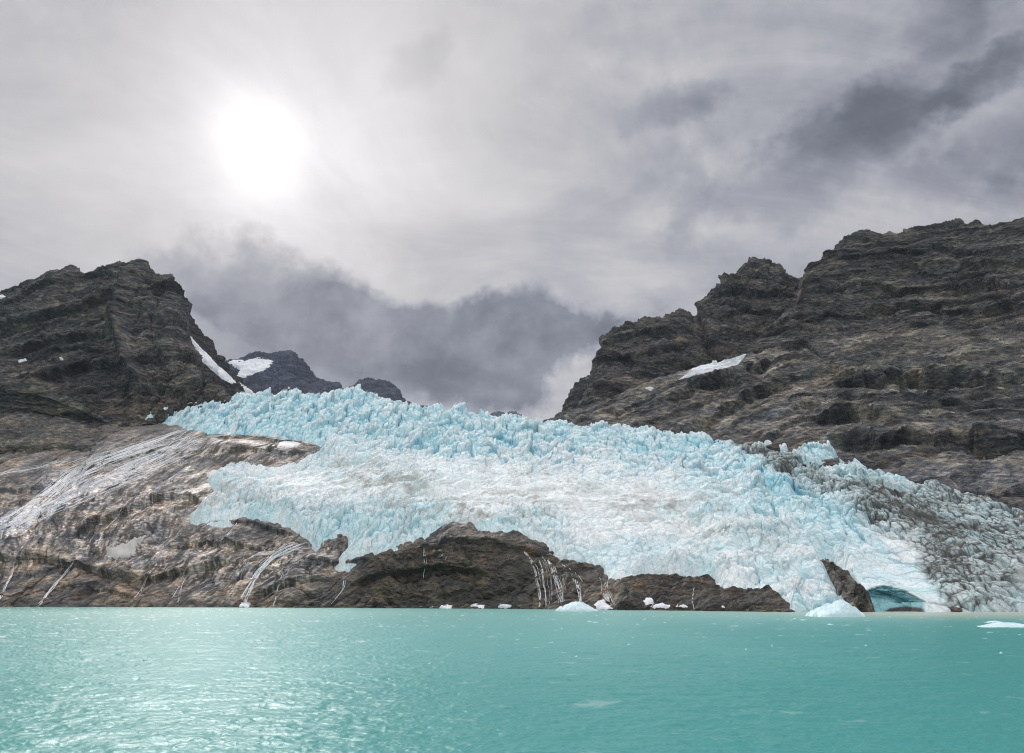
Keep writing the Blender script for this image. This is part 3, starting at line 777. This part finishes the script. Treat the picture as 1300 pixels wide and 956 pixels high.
# far peaks: distance haze painted in as bluer rock colours
def far_peak(row, D, seed, label, xs):
    row = [(x, y, D) for x, y in row]
    return mountain('mountain', [[(x, 545, D * .86) for x, y, _ in row], [(x, y * .45 + 545 * .55, D * .93) for x, y, _ in row], row, back(row, 1.12, 40)], xs, 0.7, seed, .6, label,
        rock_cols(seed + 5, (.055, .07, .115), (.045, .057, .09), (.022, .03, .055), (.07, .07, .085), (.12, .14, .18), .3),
        lambda P, X, Y: P[..., 2] + fbm(P, 200, 3, seed=57) * 60, 1.6)
KQ, KX, KY, KN = far_peak([(270, 480), (285, 458), (300, 456), (315, 450), (330, 446), (345, 449), (358, 445), (370, 447), (385, 460), (400, 478), (412, 484), (420, 486), (432, 495), (450, 510)], 3200, 650,
    'far dark blue peak with a snowfield on its left shoulder, above the brow of the ice', columns(270, 450, .8))
KQ2, KX2, KY2, KN2 = far_peak([(405, 500), (415, 486), (422, 484), (430, 488), (436, 497), (446, 492), (455, 485), (466, 481), (478, 483), (490, 483), (500, 489), (508, 500), (516, 513), (530, 530)], 3800, 680,
    'small far dark peak fading into cloud just over the brow of the ice', columns(405, 530, .8))
far_peak([(605, 535), (622, 527), (632, 524), (640, 526), (650, 521), (660, 527), (672, 540)], 4600, 720, 'tiny far blue summit peeping over the middle of the ice brow', columns(605, 672, .8))
far_peak([(325, 530), (500, 505), (540, 516), (560, 522), (640, 540)], 5200, 730, 'faint far ridge behind the ice brow', columns(325, 640, 2))

# ------------------------------------------------------------------ snow patches, laid on their mountains
def snow_patch(Q, N, X, Y, poly, label, lift=3.0, name='snow_patch', mat=SNOW, col=(.80, .82, .86), wob=1.5, grp=None, cat='snow patch'):
    poly = np.array(poly, float)
    pad = 6
    qx, qy = pix(Q)                                   # where the finished rock shows, so the snow follows it
    m = (qx > poly[:, 0].min() - pad) & (qx < poly[:, 0].max() + pad) & (qy > poly[:, 1].min() - pad) & (qy < poly[:, 1].max() + pad)
    if not m.any(): return None
    r = np.where(m.any(1))[0]; c = np.where(m.any(0))[0]
    s = (slice(r[0], r[-1] + 1), slice(c[0], c[-1] + 1))
    P = Q[s]; x, y = qx[s], qy[s]
    w = wob * fbm(np.stack([x, y, 0 * x], -1), 8, 4, .6, seed=int(poly[0, 0]))
    d = sdist(x + w, y + w, poly)
    d = np.where(m[s], d, -9)
    m0 = d > -1.6; g0 = np.zeros_like(m0); g0[np.unravel_index(np.argmax(d), d.shape)] = True
    for _ in range(4000):                             # one patch is one piece
        g1 = g0.copy(); g1[1:] |= g0[:-1]; g1[:-1] |= g0[1:]; g1[:, 1:] |= g0[:, :-1]; g1[:, :-1] |= g0[:, 1:]; g1 &= m0
        if (g1 == g0).all(): break
        g0 = g1
    core = g0[:-1, :-1] & g0[1:, :-1] & g0[:-1, 1:] & g0[1:, 1:]; keepc = np.zeros_like(g0); keepc[:-1, :-1] = core
    q0 = np.zeros_like(g0); q0[np.unravel_index(np.argmax(np.where(keepc, d, -99)), d.shape)] = True
    for _ in range(4000):
        g1 = q0.copy(); g1[1:] |= q0[:-1]; g1[:-1] |= q0[1:]; g1[:, 1:] |= q0[:, :-1]; g1[:, :-1] |= q0[:, 1:]; g1 &= keepc
        if (g1 == q0).all(): break
        q0 = g1
    if Q is not QB: q0 = d > -1.6
    S = smooth_rows(P, 2)
    S = P * .3 + S * .7
    V = S + N[s] * (lift * np.clip(d / 2.5, -1.2, 1))[..., None]
    o0 = V[d > 0].mean(0) if (d > 0).any() else V.mean((0, 1))
    cc = mix(col, (.55, .52, .48), ss(.1, .5, fbm(P, 10, 4, seed=9)) * .35)
    o = grid_mesh(name, V, mat, q0, col=cc, wet=np.zeros(x.shape), smooth=True, origin=o0)
    if o: o.location = o0; tag(o, label, cat, grp)
    return o
snow_patch(RQ, RN, RX, RY, [(860, 483), (880, 468), (905, 458), (930, 455), (948, 449), (938, 463), (912, 470), (885, 476)], 'long white snow strip lying at the foot of the banded peak, right')
snow_patch(RQ, RN, RX, RY, [(818, 493), (824, 490), (830, 492), (826, 496)], 'tiny snow spot on the low left end of the right massif')
snow_patch(GQ, GN, GX2, GY2, [(235, 421), (243, 428), (255, 441), (266, 452), (276, 463), (290, 475), (300, 486), (294, 488), (280, 480), (262, 464), (248, 450), (242, 438)], 'long white snow gully running down behind the left mountain')
snow_patch(GQ, GN, GX2, GY2, [(303, 485), (312, 490), (322, 497), (334, 504), (326, 506), (312, 499)], 'short snow streak low on the dark ridge by the ice brow')
snow_patch(KQ, KN, KX, KY, [(286, 462), (297, 456), (312, 457), (328, 453), (347, 458), (340, 468), (325, 474), (310, 480), (300, 478), (304, 470), (295, 464)], 'white snowfield on the shoulder of the far dark peak', 5)
snow_patch(KQ, KN, KX, KY, [(366, 490), (371, 498), (376, 503), (368, 503)], 'small snow sliver low on the far dark peak', 4)
snow_patch(KQ2, KN2, KX2, KY2, [(408, 486), (415, 483), (424, 491), (418, 492)], 'snow dab on the notch beside the small far peak', 4)
snow_patch(LQ, LN, LX, LY, [(-3, 376), (3, 374), (8, 376), (2, 380), (-4, 380)], 'snow dab on the skyline at the left edge')
snow_patch(LQ, LN, LX, LY, [(22, 457), (33, 455), (34, 458), (24, 460)], 'thin snow dash on the left mountain above the hump')
snow_patch(LQ, LN, LX, LY, [(75, 454), (80, 453), (80, 457), (77, 457)], 'tiny snow dot on the left mountain right of the dash')
snow_patch(QB, nB, BX, BY, [(-6, 536), (6, 534), (12, 533), (10, 541), (17, 556), (9, 553), (6, 562), (-6, 560)], 'ragged white snow remnant under the hump at the left edge', 1.5)
snow_patch(QB, nB, BX, BY, [(355, 560), (372, 558), (385, 562), (372, 567), (352, 567)], 'small dirty snow pad on the dark knob', 1.0)
snow_patch(QB, nB, BX, BY, [(262, 600), (285, 594), (330, 600), (350, 606), (320, 622), (282, 622), (268, 616)], 'thin dirty snow apron between the dark knob and the left ice lobe', 1.2, col=(.62, .62, .60), wob=6)
snow_patch(QB, nB, BX, BY, [(136, 697), (160, 688), (186, 678), (178, 692), (168, 706), (150, 712), (138, 706)], 'thin grey snow sheet on the wet slabs under the left cascade', .6, col=(.5, .49, .47), wob=9)
snow_patch(QB, nB, BX, BY, [(753, 770), (759, 763), (767, 761), (771, 767), (780, 773), (753, 775)], 'snow heap at the foot of the right waterfall', .8)
for k, (x, y, w_, h_) in enumerate(((838, 769, 13, 3), (824, 763, 7, 4.5), (566, 771, 9, 3), (640, 769, 10, 3), (604, 770, 12, 2.5), (991, 770, 4, 2.5), (918, 771, 4, 2.5), (865, 769, 8, 2.5), (310, 767, 8, 5), (548, 772, 5, 2))):
    snow_patch(QB, nB, BX, BY, [(x - w_, y + h_ * .4), (x - w_ * .5, y - h_ * .8), (x + w_ * .2, y - h_), (x + w_, y - h_ * .3), (x + w_ * .8, y + h_), (x - w_ * .6, y + h_)],
               ['wide snow pad on the low rocks right of the waterfalls', 'sloping snow pad left of the wide one on the low rocks', 'small snow heap at the waterline under the left of the rock dome', 'snow heap at the waterline under the right of the rock dome',
                'snow line at the waterline under the middle of the rock dome', 'snow pad at the right tip of the low rocks', 'tiny snow dab at the waterline on the low rocks', 'snow pad right beside the wide one on the low rocks', 'snow heap at the waterline where the left brook ends', 'snow speck at the waterline left of the rock dome heaps'][k], .5, wob=4)

# ------------------------------------------------------------------ waterfalls, draped on the finished rock
qbx, qby = pix(QB)
def on_rock(px, py):
    """surface point of the finished rock nearest to a pixel (first hit)"""
    c = int(np.argmin(np.abs(BX[0] - px))); c0, c1 = max(0, c - 14), min(QB.shape[1], c + 15)
    d = (qbx[8:, c0:c1] - px) ** 2 + (qby[8:, c0:c1] - py) ** 2 + 0.004 * (QB[8:, c0:c1, 1] - 400)
    r, k = np.unravel_index(np.argmin(d), d.shape)
    return QB[8 + r, c0 + k], nB[8 + r, c0 + k]

def waterfall(lines, label, thin=.30):
    V, Q, Cc = [], [], []
    org = None
    for ln, w, seed in lines:
        r = random.Random(seed)
        pts = []
        ln = np.array(ln, float)
        seg = np.r_[0, np.cumsum(np.hypot(*np.diff(ln, axis=0).T))]
        n = max(3, int(seg[-1] / 2.0))
        ph = r.uniform(0, 99)
        for s in np.linspace(0, seg[-1], n):
            x = np.interp(s, seg, ln[:, 0]); y = np.interp(s, seg, ln[:, 1])
            x += .6 * math.sin(s * .21 + ph) + .5 * math.sin(s * .63 + ph * 2)
            pts.append(on_rock(x, y))
        prevd = None
        A = np.array([q[0] for q in pts]); Nn = np.array([q[1] for q in pts])
        for _ in range(4): A[1:-1] = (A[:-2] + 2 * A[1:-1] + A[2:]) / 4
        if org is None: org = A[0].copy()
        b0 = len(V)
        for k in range(len(A)):
            t = A[min(k + 1, len(A) - 1)] - A[max(k - 1, 0)]
            side = np.cross(t, Nn[k]); side /= np.linalg.norm(side) + 1e-9
            u = k / (len(A) - 1)
            ww = thin * w * (.55 + .45 * math.sin(k * .9 + ph) * .6 + .35 * r.random()) * min(1, .25 + 4 * u, .15 + 3 * (1 - u) + .4)
            for q, lf in ((-1, .15), (-.35, .5), (.35, .5), (1, .15)):
                V.append(A[k] + side * ww * q + Nn[k] * lf * min(1, .4 + w)); Cc.append(np.array((.95, .96, .98)) * r.uniform(.7, 1.05))
        for k in range(len(A) - 1):
            for j in range(3):
                a = b0 + k * 4 + j; Q.append((a, a + 1, a + 5, a + 4))
    o = raw_mesh('waterfall', np.array(V) - org, Q, FOAM, None, np.array(Cc), np.zeros(len(V)), True)
    o.location = org
    tag(o, label, 'waterfall')
    return o
def strands(spine, n, spread0, spread1, w, seed, dx=0, tmin=.8):
    """n side by side threads along a spine, some of them only part of the way"""
    r = random.Random(seed); out = []
    sp = np.array(spine, float)
    nx, ny = -(sp[-1] - sp[0])[1], (sp[-1] - sp[0])[0]; L = math.hypot(nx, ny); nx /= L; ny /= L
    nc = max(2, int(n / 3.2)); ca = [r.uniform(-1, 1) for _ in range(nc)]; cb = [r.uniform(-1, 1) for _ in range(max(2, nc - 1))]; cm = [r.uniform(-1, 1) for _ in range(nc)]
    ph_ = [(r.uniform(0, 9), r.uniform(.4, 1)) for _ in range(nc)]
    for k in range(n):
        ia = r.randrange(nc); a = ca[ia] + r.gauss(0, .05); b = min(cb, key=lambda q: abs(q - a) + r.uniform(0, .5)) + r.gauss(0, .07); m_ = a * .6 + cm[r.randrange(nc)] * .4
        t0, t1 = (0, 1) if r.random() < .3 else sorted((r.uniform(0, 1), r.uniform(0, 1)))
        if t1 - t0 < tmin * .4: t1 = min(1, t0 + .3)
        pts = []; p1, p2 = ph_[ia][0], ph_[ia][1] * min(2.2, .25 * (spread0 + spread1))
        for s in np.linspace(t0, t1, 9):
            f = s * (len(sp) - 1); i = min(int(f), len(sp) - 2); q = sp[i] + (sp[i + 1] - sp[i]) * (f - i)
            o_ = (a * (1 - s) ** 2 + 2 * m_ * s * (1 - s) + b * s * s) * (spread0 * (1 - s) + spread1 * s) + p2 * math.sin(s * 8 + p1)
            pts.append((q[0] + nx * o_ + r.uniform(-1, 1), q[1] + ny * o_ + r.uniform(-.6, .6)))
        out.append((pts, w * r.uniform(.35, 1.3), seed * 100 + k))
    return out
waterfall(strands([(238, 552), (190, 570), (130, 590), (85, 612), (50, 640), (22, 662), (-10, 675)], 60, 12, 12, .75, 1)
          + strands([(250, 556), (215, 580), (165, 598), (110, 622), (60, 645), (10, 672)], 46, 16, 10, .6, 2)
          + strands([(175, 566), (120, 582), (70, 605)], 16, 9, 16, .45, 21), 'wide braided white cascade sweeping down the left rock slope', .42)
waterfall(strands([(90, 580), (50, 590), (10, 600), (-15, 610)], 12, 5, 6, .4, 3), 'thin upper brook above the wide cascade at the left edge')
waterfall(strands([(165, 633), (148, 652), (132, 672), (122, 690)], 7, 3, 4, .5, 4), 'small waterfall on the slab below the wide cascade')
waterfall(strands([(100, 708), (85, 727), (68, 748), (52, 770)], 9, 2, 4, .6, 5), 'slanting white brook reaching the water at the far left')
waterfall(strands([(20, 712), (14, 735), (4, 755), (-8, 768)], 7, 3, 4, .5, 6), 'thin brook at the left edge by the water')
waterfall(strands([(190, 724), (180, 742), (165, 765)], 6, 3, 4, .45, 7), 'faint brook over rusty rock between the left brooks')
waterfall(strands([(245, 716), (232, 735), (222, 762)], 7, 3, 5, .45, 8), 'faint brook right of the rusty rock')
waterfall(strands([(398, 686), (370, 693), (345, 705), (330, 720), (318, 742), (308, 762)], 22, 5, 5, .6, 9), 'white brook draining the ice edge beside the left ice lobe')
waterfall(strands([(305, 660), (295, 672), (282, 688)], 6, 2, 3, .45, 10), 'short brook dropping from the underside of the left ice lobe')
waterfall(strands([(275, 662), (262, 678)], 4, 2, 3, .4, 11), 'very short trickle under the left tip of the ice lobe')
waterfall(strands([(360, 728), (352, 748), (348, 770)], 5, 2, 3, .4, 12), 'trickle left of the rock dome')
waterfall(strands([(438, 728), (436, 745), (424, 768)], 6, 3, 4, .45, 13), 'trickle at the left end of the rock dome')
waterfall(strands([(538, 697), (540, 712), (539, 735)], 3, 2, 2, .5, 14), 'faint brown stained seep on the rock dome')
waterfall(strands([(664, 688), (674, 705), (684, 725), (690, 750), (688, 772)], 16, 7, 5, .5, 15)
          + strands([(672, 688), (690, 705), (700, 728), (706, 752), (708, 768)], 34, 10, 18, .34, 16)
          + strands([(676, 688), (700, 698), (722, 716)], 26, 6, 14, .35, 22), 'lacy white waterfall fanning out over the right side of the rock dome', .24)
waterfall(strands([(718, 714), (728, 722), (736, 742), (742, 768)], 12, 7, 6, .45, 17), 'double waterfall just right of the lacy fan')
waterfall(strands([(757, 724), (764, 735), (768, 752), (776, 770)], 16, 6, 14, .4, 18), 'short branching waterfall at the right end of the rock dome')
waterfall(strands([(882, 746), (880, 760), (881, 774)], 4, 1.5, 1.5, .3, 19), 'single thread of water over the low dark rocks')

# ================================================================== WATER
def build_water():
    m, nt, b = newmat('water')
    c = attr(nt, 'Col')
    nt.links.new(c.outputs['Color'], b.inputs['Base Color'])
    b.inputs['Roughness'].default_value = 0.33
    b.inputs['Specular IOR Level'].default_value = 0.26
    b.inputs['IOR'].default_value = 1.33
    geo = nt.nodes.new('ShaderNodeNewGeometry')
    mp = nt.nodes.new('ShaderNodeMapping'); mp.inputs['Scale'].default_value = (1.0, 1.5, 1)
    nt.links.new(geo.outputs['Position'], mp.inputs['Vector'])
    n1 = tex_noise(nt, mp.outputs[0], 1.6, 5, .6, .3)
    bp = nt.nodes.new('ShaderNodeBump'); bp.inputs['Distance'].default_value = .10; bp.inputs['Strength'].default_value = .8
    nt.links.new(n1.outputs['Fac'], bp.inputs['Height']); nt.links.new(bp.outputs[0], b.inputs['Normal'])
    x = columns(-2600, 3900, 1.3, coarse=40)
    ys = np.r_[np.array([762.2, 763, 764, 765, 767, 769]), np.arange(770, 992, .55), np.array([1000, 1020, 1060, 1120, 1250, 1500, 2200])]
    D = shoreD(ys)
    X, Y = np.meshgrid(x, ys)
    P = at(X, Y, np.broadcast_to(D[:, None], X.shape)); P[..., 2] = 0
    d = P[..., 1]
    w = (fbm(P, 9.0, 3, seed=800, st=(1.6, 1, 1)) * .16 + fbm(P, 2.6, 4, .6, seed=801, st=(1.5, 1, 1), ridged=True) * .15 + fbm(P, .8, 3, .6, seed=802, ridged=True) * .05 * (1 - ss(80, 200, d)))
    inside = ss(-400, -50, X) * ss(1700, 1350, X)
    fade = 1 - .6 * ss(150, 420, d)
    P[..., 2] = w * fade * inside
    teal, tealD, pale, silt = (.092, .325, .31), (.058, .27, .26), (.24, .46, .41), (.46, .47, .39)
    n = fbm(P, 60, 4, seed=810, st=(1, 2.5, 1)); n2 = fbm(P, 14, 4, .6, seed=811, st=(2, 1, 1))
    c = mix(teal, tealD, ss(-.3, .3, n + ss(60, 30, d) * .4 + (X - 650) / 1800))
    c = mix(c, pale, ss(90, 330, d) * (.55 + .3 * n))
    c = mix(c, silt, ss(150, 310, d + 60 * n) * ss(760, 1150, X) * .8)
    # pale flecks on the crests: foam, and sun glitter painted into the colour
    crest = ss(.26, .40, fbm(P, 1.5, 4, .7, seed=812, st=(2.2, 1.6, 1)) * 1.0 + .22 * n2 + .14 * ss(700, 0, X))
    c = mix(c, (.7, .78, .77), crest * .75 * (.25 + .75 * ss(55, 110, d)))
    far = ss(.26, .5, n2 + .1 * n) * ss(120, 260, d)
    c = mix(c, (.6, .68, .65), far * .4)
    i = np.arange(X.size).reshape(X.shape)
    Q = np.stack([i[:-1, :-1], i[:-1, 1:], i[1:, 1:], i[1:, :-1]], -1).reshape(-1, 4)
    V = P.reshape(-1, 3); nV = len(V)
    S = 9000
    V = np.r_[V, [(-S, -S, -.5), (S, -S, -.5), (S, S, -.5), (-S, S, -.5)]]
    Q = np.r_[Q, [[nV, nV + 1, nV + 2, nV + 3]]]
    c = np.r_[c.reshape(-1, 3), np.tile(teal, (4, 1))]
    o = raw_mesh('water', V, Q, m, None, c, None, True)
    tag(o, 'milky turquoise rippled fjord water', 'water', kind='structure')
build_water()

# ------------------------------------------------------------------ floating ice
def floe(px, py, w, h, seed, label, grp=None, name='ice_floe', low=False, depth=.6):
    D = float(shoreD(np.array(py))); c = at(px, py, D); c[2] = 0
    n = 40 if w > 3 else 12
    u = np.linspace(-1.45, 1.45, int(n * 1.4)); X, Y = np.meshgrid(u, u)
    r = np.hypot(X, Y); th = np.arctan2(Y, X)
    r = r * (1 + .16 * np.sin(2 * th + seed) + .10 * np.sin(3 * th + seed * 2) + .07 * np.sin(7 * th + seed * 3)) / .86
    prof = 1 - r ** 2.4
    P = np.stack([X * w, Y * w * depth, np.zeros_like(X)], -1)
    off = np.array([seed * 31.7, seed * 11.3, 0])
    k = fbm(P / w * 10 + off, 5.0, 4, .6, seed=900); k2 = fbm(P / w * 10 + off, 1.8, 4, .6, seed=901, ridged=True)
    pk = np.exp(-((X + .35 - .7 * ((seed * .37) % 1)) / .4) ** 2)
    z = h * np.clip(prof, 0, 1) ** .6 * np.maximum(.40 + .45 * pk + .5 * k + .3 * k2, .15)
    z = np.where(prof <= 0, -.35, z)
    P[..., 2] = z
    col = mix((.84, .88, .90), (.50, .76, .82), ss(0, .35, k2) * .6)
    o = grid_mesh(name, P, FLOE, r < 1.15, col=col, wet=np.zeros(X.shape))
    o.location = c; tag(o, label, 'ice floe' if w > 3 else 'ice chunk', grp)
floe(734, 776, 11.5, 3.6, 1, 'low white ice floe in front of the waterfalls at the rock dome')
floe(1061, 783, 11, 4.2, 2, 'largest white ice floe, afloat in front of the rock spur')
floe(1286, 796, 8.5, .75, 3, 'long flat white floe at the right edge of the water')
floe(1263, 791, 2.6, .5, 4, 'small flat white floe just behind the long one at the right')
for k in range(70):
    # brash ice along the foot of the ice; chips also stand in for wave glints
    px = random.uniform(-10, 1310); py = 778 + abs(random.gauss(0, 7)) if k < 48 else random.uniform(790, 850)
    if px > 880: py += 3
    floe(px, py, random.uniform(.35, 1.1) * (1 if k < 48 else .35), random.uniform(.12, .3), 50 + k, 'little white chip for brash ice and wave glints on the turquoise water', 'brash ice and wave glint chips on the water', 'ice_glint_chip')

def boulder(px, w, h, seed):
    wl_ = float(water_line(px)); D = float(shoreD(np.array(wl_))) - .6 * w; c = at(px, wl_, D); c[2] = 0
    U, Vv = np.meshgrid(np.linspace(0, 2 * math.pi, 19), np.linspace(-.5, 1.0, 10) * math.pi / 2)
    d = np.stack([np.cos(U) * np.cos(Vv), np.sin(U) * np.cos(Vv), np.sin(Vv)], -1); d[:, -1] = d[:, 0]
    off = np.array([seed * 3.7, seed * 1.9, seed])
    rr = 1 + .55 * fbm(d * 2 + off, 1.3, 3, seed=950) + .25 * fbm(d * 2 + off, .5, 2, seed=951, ridged=True); rr[:, -1] = rr[:, 0]
    P = d * rr[..., None] * np.array([w, w * .8, h])
    col = mix((.05, .045, .035), (.11, .09, .06), ss(-.2, .3, fbm(P + off, 1.2, 3, seed=952)))
    o = grid_mesh('boulder', P, SLAB, None, col=col, wet=np.full(U.shape, .4)); o.location = c
    tag(o, 'small dark boulder standing in the water at the foot of the shore rocks', 'boulder', 'boulders along the waterline')
for k in range(44):
    q = random.random()
    px = random.uniform(450, 770) if q < .3 else random.uniform(785, 1012) if q < .6 else random.uniform(5, 440) if q < .85 else random.uniform(1195, 1299)
    boulder(px, random.uniform(1.2, 3.8), random.uniform(.8, 2.4), k + 1)

# thin mountain air
hz = bpy.data.materials.new('haze'); hz.use_nodes = True
for n_ in list(hz.node_tree.nodes):
    if n_.type == 'BSDF_PRINCIPLED': hz.node_tree.nodes.remove(n_)
pv = hz.node_tree.nodes.new('ShaderNodeVolumePrincipled'); pv.inputs['Color'].default_value = (.80, .87, 1, 1); pv.inputs['Density'].default_value = 2.5e-5
pv.inputs['Anisotropy'].default_value = .2
hz.node_tree.links.new(pv.outputs[0], hz.node_tree.nodes['Material Output'].inputs['Volume'])
x0, x1, y0, y1, z0, z1 = -9500, 9500, -9500, 9500, -14, 1900
ho = raw_mesh('haze', [(x0, y0, z0), (x1, y0, z0), (x1, y1, z0), (x0, y1, z0), (x0, y0, z1), (x1, y0, z1), (x1, y1, z1), (x0, y1, z1)],
              [(0, 3, 2, 1), (4, 5, 6, 7), (0, 1, 5, 4), (1, 2, 6, 5), (2, 3, 7, 6), (3, 0, 4, 7)], hz)
tag(ho, 'thin cool haze in the air over the fjord', 'haze', kind='stuff')

# ================================================================== SKY AND LIGHT
sc_ = bpy.context.scene
sund = direction(330, 183)
s_el = math.asin(sund[2]); s_az = math.atan2(sund[0], sund[1])      # azimuth from +Y towards +X
w = bpy.data.worlds.new('World'); sc_.world = w; w.use_nodes = True
nt = w.node_tree; E.nt = nt
bg = nt.nodes['Background']
tc = nt.nodes.new('ShaderNodeTexCoord')
sky = nt.nodes.new('ShaderNodeTexSky'); sky.sky_type = 'NISHITA'; sky.sun_disc = False
sky.sun_elevation = s_el; sky.sun_rotation = s_az
sep = nt.nodes.new('ShaderNodeSeparateXYZ'); nt.links.new(tc.outputs['Generated'], sep.inputs[0])
dx, dy, dz = (E(sep.outputs[k]) for k in range(3))
zc = E.m('MAXIMUM', dz, 0.0) + 0.22
cmb = nt.nodes.new('ShaderNodeCombineXYZ')
nt.links.new((dx / zc).v, cmb.inputs[0]); nt.links.new((dy / zc).v, cmb.inputs[1])
cloud = cmb.outputs[0]
def rot(vec, ang, sc):
    mp = nt.nodes.new('ShaderNodeMapping'); mp.inputs['Rotation'].default_value = (0, 0, math.radians(ang)); mp.inputs['Scale'].default_value = sc
    nt.links.new(vec, mp.inputs['Vector']); return mp.outputs[0]
na = tex_noise(nt, cloud, 2.0, 10, .6, .8)
nb = tex_noise(nt, rot(cloud, -38, (1.0, 2.2, 1)), 1.5, 8, .58, .9)
nw = tex_noise(nt, tc.outputs['Generated'], 3.2, 6, .6)
nf = tex_noise(nt, tc.outputs['Generated'], 9.0, 7, .6)
sw = nt.nodes.new('ShaderNodeSeparateXYZ'); nt.links.new(nw.outputs['Color'], sw.inputs[0])
sf = nt.nodes.new('ShaderNodeSeparateXYZ'); nt.links.new(nf.outputs['Color'], sf.inputs[0])
AZ = E.m('ARCTAN2', dx, dy) * (180 / math.pi) + (E(sw.outputs[0]) - .5) * 20 + (E(sf.outputs[0]) - .5) * 9
EL = E.m('ARCSINE', dz) * (180 / math.pi) + (E(sw.outputs[1]) - .5) * 13 + (E(sf.outputs[1]) - .5) * 7
def azel(px, py):
    v = direction(px, py); return math.degrees(math.atan2(v[0], v[1])), math.degrees(math.asin(v[2]))
def sky_blob(x0, y0, x1, y1, wd, sharp=1.0):
    """soft cloud stretched between two directions, wd half width in degrees"""
    a0, e0 = azel(x0, y0); a1, e1 = azel(x1, y1)
    ca, ce = (a0 + a1) / 2, (e0 + e1) / 2
    L = math.hypot(a1 - a0, e1 - e0) / 2 + wd; t = math.atan2(e1 - e0, a1 - a0)
    p_, q_ = AZ - ca, EL - ce
    u = (p_ * math.cos(t) + q_ * math.sin(t)) * (1 / L); v = (q_ * math.cos(t) - p_ * math.sin(t)) * (1 / wd)
    r2 = u * u + v * v
    return r2.smooth(1.9, .0)
dots = nt.nodes.new('ShaderNodeVectorMath'); dots.operation = 'DOT_PRODUCT'
nt.links.new(tc.outputs['Generated'], dots.inputs[0]); dots.inputs[1].default_value = tuple(sund)
ang = E.m('ARCCOSINE', E(dots.outputs['Value']).clamp(-1, 1)) * (180 / math.pi) * (1.0 + (E(nf.outputs['Fac']) - .5) * .8)
gauss = lambda s: E.m('EXPONENT', ang * ang * (-1 / (s * s)))
L = 0.505 + gauss(13) * .26 + gauss(30) * .08 + gauss(7) * .10
L = L - AZ.smooth(0, 40) * .10 - (AZ.smooth(-14, -38) * .06)
L = L + (E(na.outputs['Fac']) - .5) * .56 + (E(nb.outputs['Fac']) - .5) * AZ.smooth(-15, 20, .2, .6) + (E(nf.outputs['Fac']) - .5) * AZ.smooth(-20, 20, .10, .32)
dark = ((sky_blob(1300, 70, 1200, 120, 1.8) * .27 + sky_blob(1190, 90, 920, 270, 3.0) * .21 + sky_blob(1140, 140, 980, 190, 2.0) * .06 + sky_blob(1300, 180, 1120, 250, 1.8) * .12) * (E(nf.outputs['Fac']) * 1.6 + .0) + sky_blob(880, 110, 820, 130, 1.8) * .12 + sky_blob(860, 190, 870, 200, 1.6) * .06
        + sky_blob(870, 260, 860, 310, 2.2) * .10 + sky_blob(520, 100, 560, 60, 2.4) * .08 + sky_blob(1200, 10, 1140, 40, 2.2) * .10)
bank = sky_blob(260, 350, 440, 380, 3.2) + sky_blob(300, 430, 640, 450, 4.6) + sky_blob(560, 410, 740, 420, 2.6) + sky_blob(540, 500, 650, 480, 3.0) + sky_blob(690, 450, 760, 440, 2.2)
bank = bank.clamp(0, 1.0)
L = L - dark
lowb = .175 + (E(nf.outputs['Fac']) - .5) * .55 + (E(na.outputs['Fac']) - .5) * .30 + EL.smooth(14, 26) * .06
L = L + (lowb - L) * bank * .86
L = E.m('SMOOTH_MAX', L, .13, .10) + (E(nf.outputs['Fac']) - .5) * .07 + gauss(3.2) * .42
# out of view, sky brightened overhead and behind the camera as added fill light
elr = E.m('ARCSINE', dz) * (180 / math.pi)
azr = E.m('ABSOLUTE', E.m('ARCTAN2', dx, dy)) * (180 / math.pi)
boost = 1.0 + elr.smooth(48, 70) * 4.0 + azr.smooth(50, 110) * .9 * elr.smooth(0, 20)
L = L * boost
fac = ((L - .16) * 2.3).clamp()
tint = mixrgb(nt, (.83, .90, 1.13), (1.01, .985, 1.0), fac)
vm = nt.nodes.new('ShaderNodeVectorMath'); vm.operation = 'SCALE'
nt.links.new(tint, vm.inputs[0]); nt.links.new((L * 10.0).v, vm.inputs['Scale'])
col = mixrgb(nt, sky.outputs[0], vm.outputs[0], .97)
nt.links.new(col, bg.inputs['Color']); bg.inputs['Strength'].default_value = 0.1

sl = bpy.data.lights.new('sun', 'SUN'); sl.energy = 1.5; sl.specular_factor = .12; sl.angle = math.radians(12); sl.color = (1, .97, .93)
so = bpy.data.objects.new('sun', sl); C.objects.link(so)
from mathutils import Vector
so.rotation_euler = Vector(tuple(sund)).to_track_quat('Z', 'Y').to_euler()
so.location = (0, 0, 900)

cam = bpy.data.cameras.new('camera'); co = bpy.data.objects.new('camera', cam); C.objects.link(co)
co.location = (0, 0, H); co.rotation_euler = (math.pi / 2 + PITCH, 0, 0)
cam.sensor_fit = 'HORIZONTAL'; cam.sensor_width = 36; cam.lens = F / 1300 * 36
cam.shift_y = -(478 - CY) / 1300.0
cam.clip_start = .1; cam.clip_end = 60000
sc_.camera = co
vs = sc_.view_settings
vs.view_transform = 'Standard'; vs.look = 'None'; vs.gamma = 1; vs.exposure = 0
vs.use_curve_mapping = False
sc_.cycles.max_bounces = 5; sc_.cycles.diffuse_bounces = 3; sc_.cycles.glossy_bounces = 2
sc_.cycles.use_denoising = True; sc_.cycles.filter_width = 1.1; sc_.cycles.volume_bounces = 0
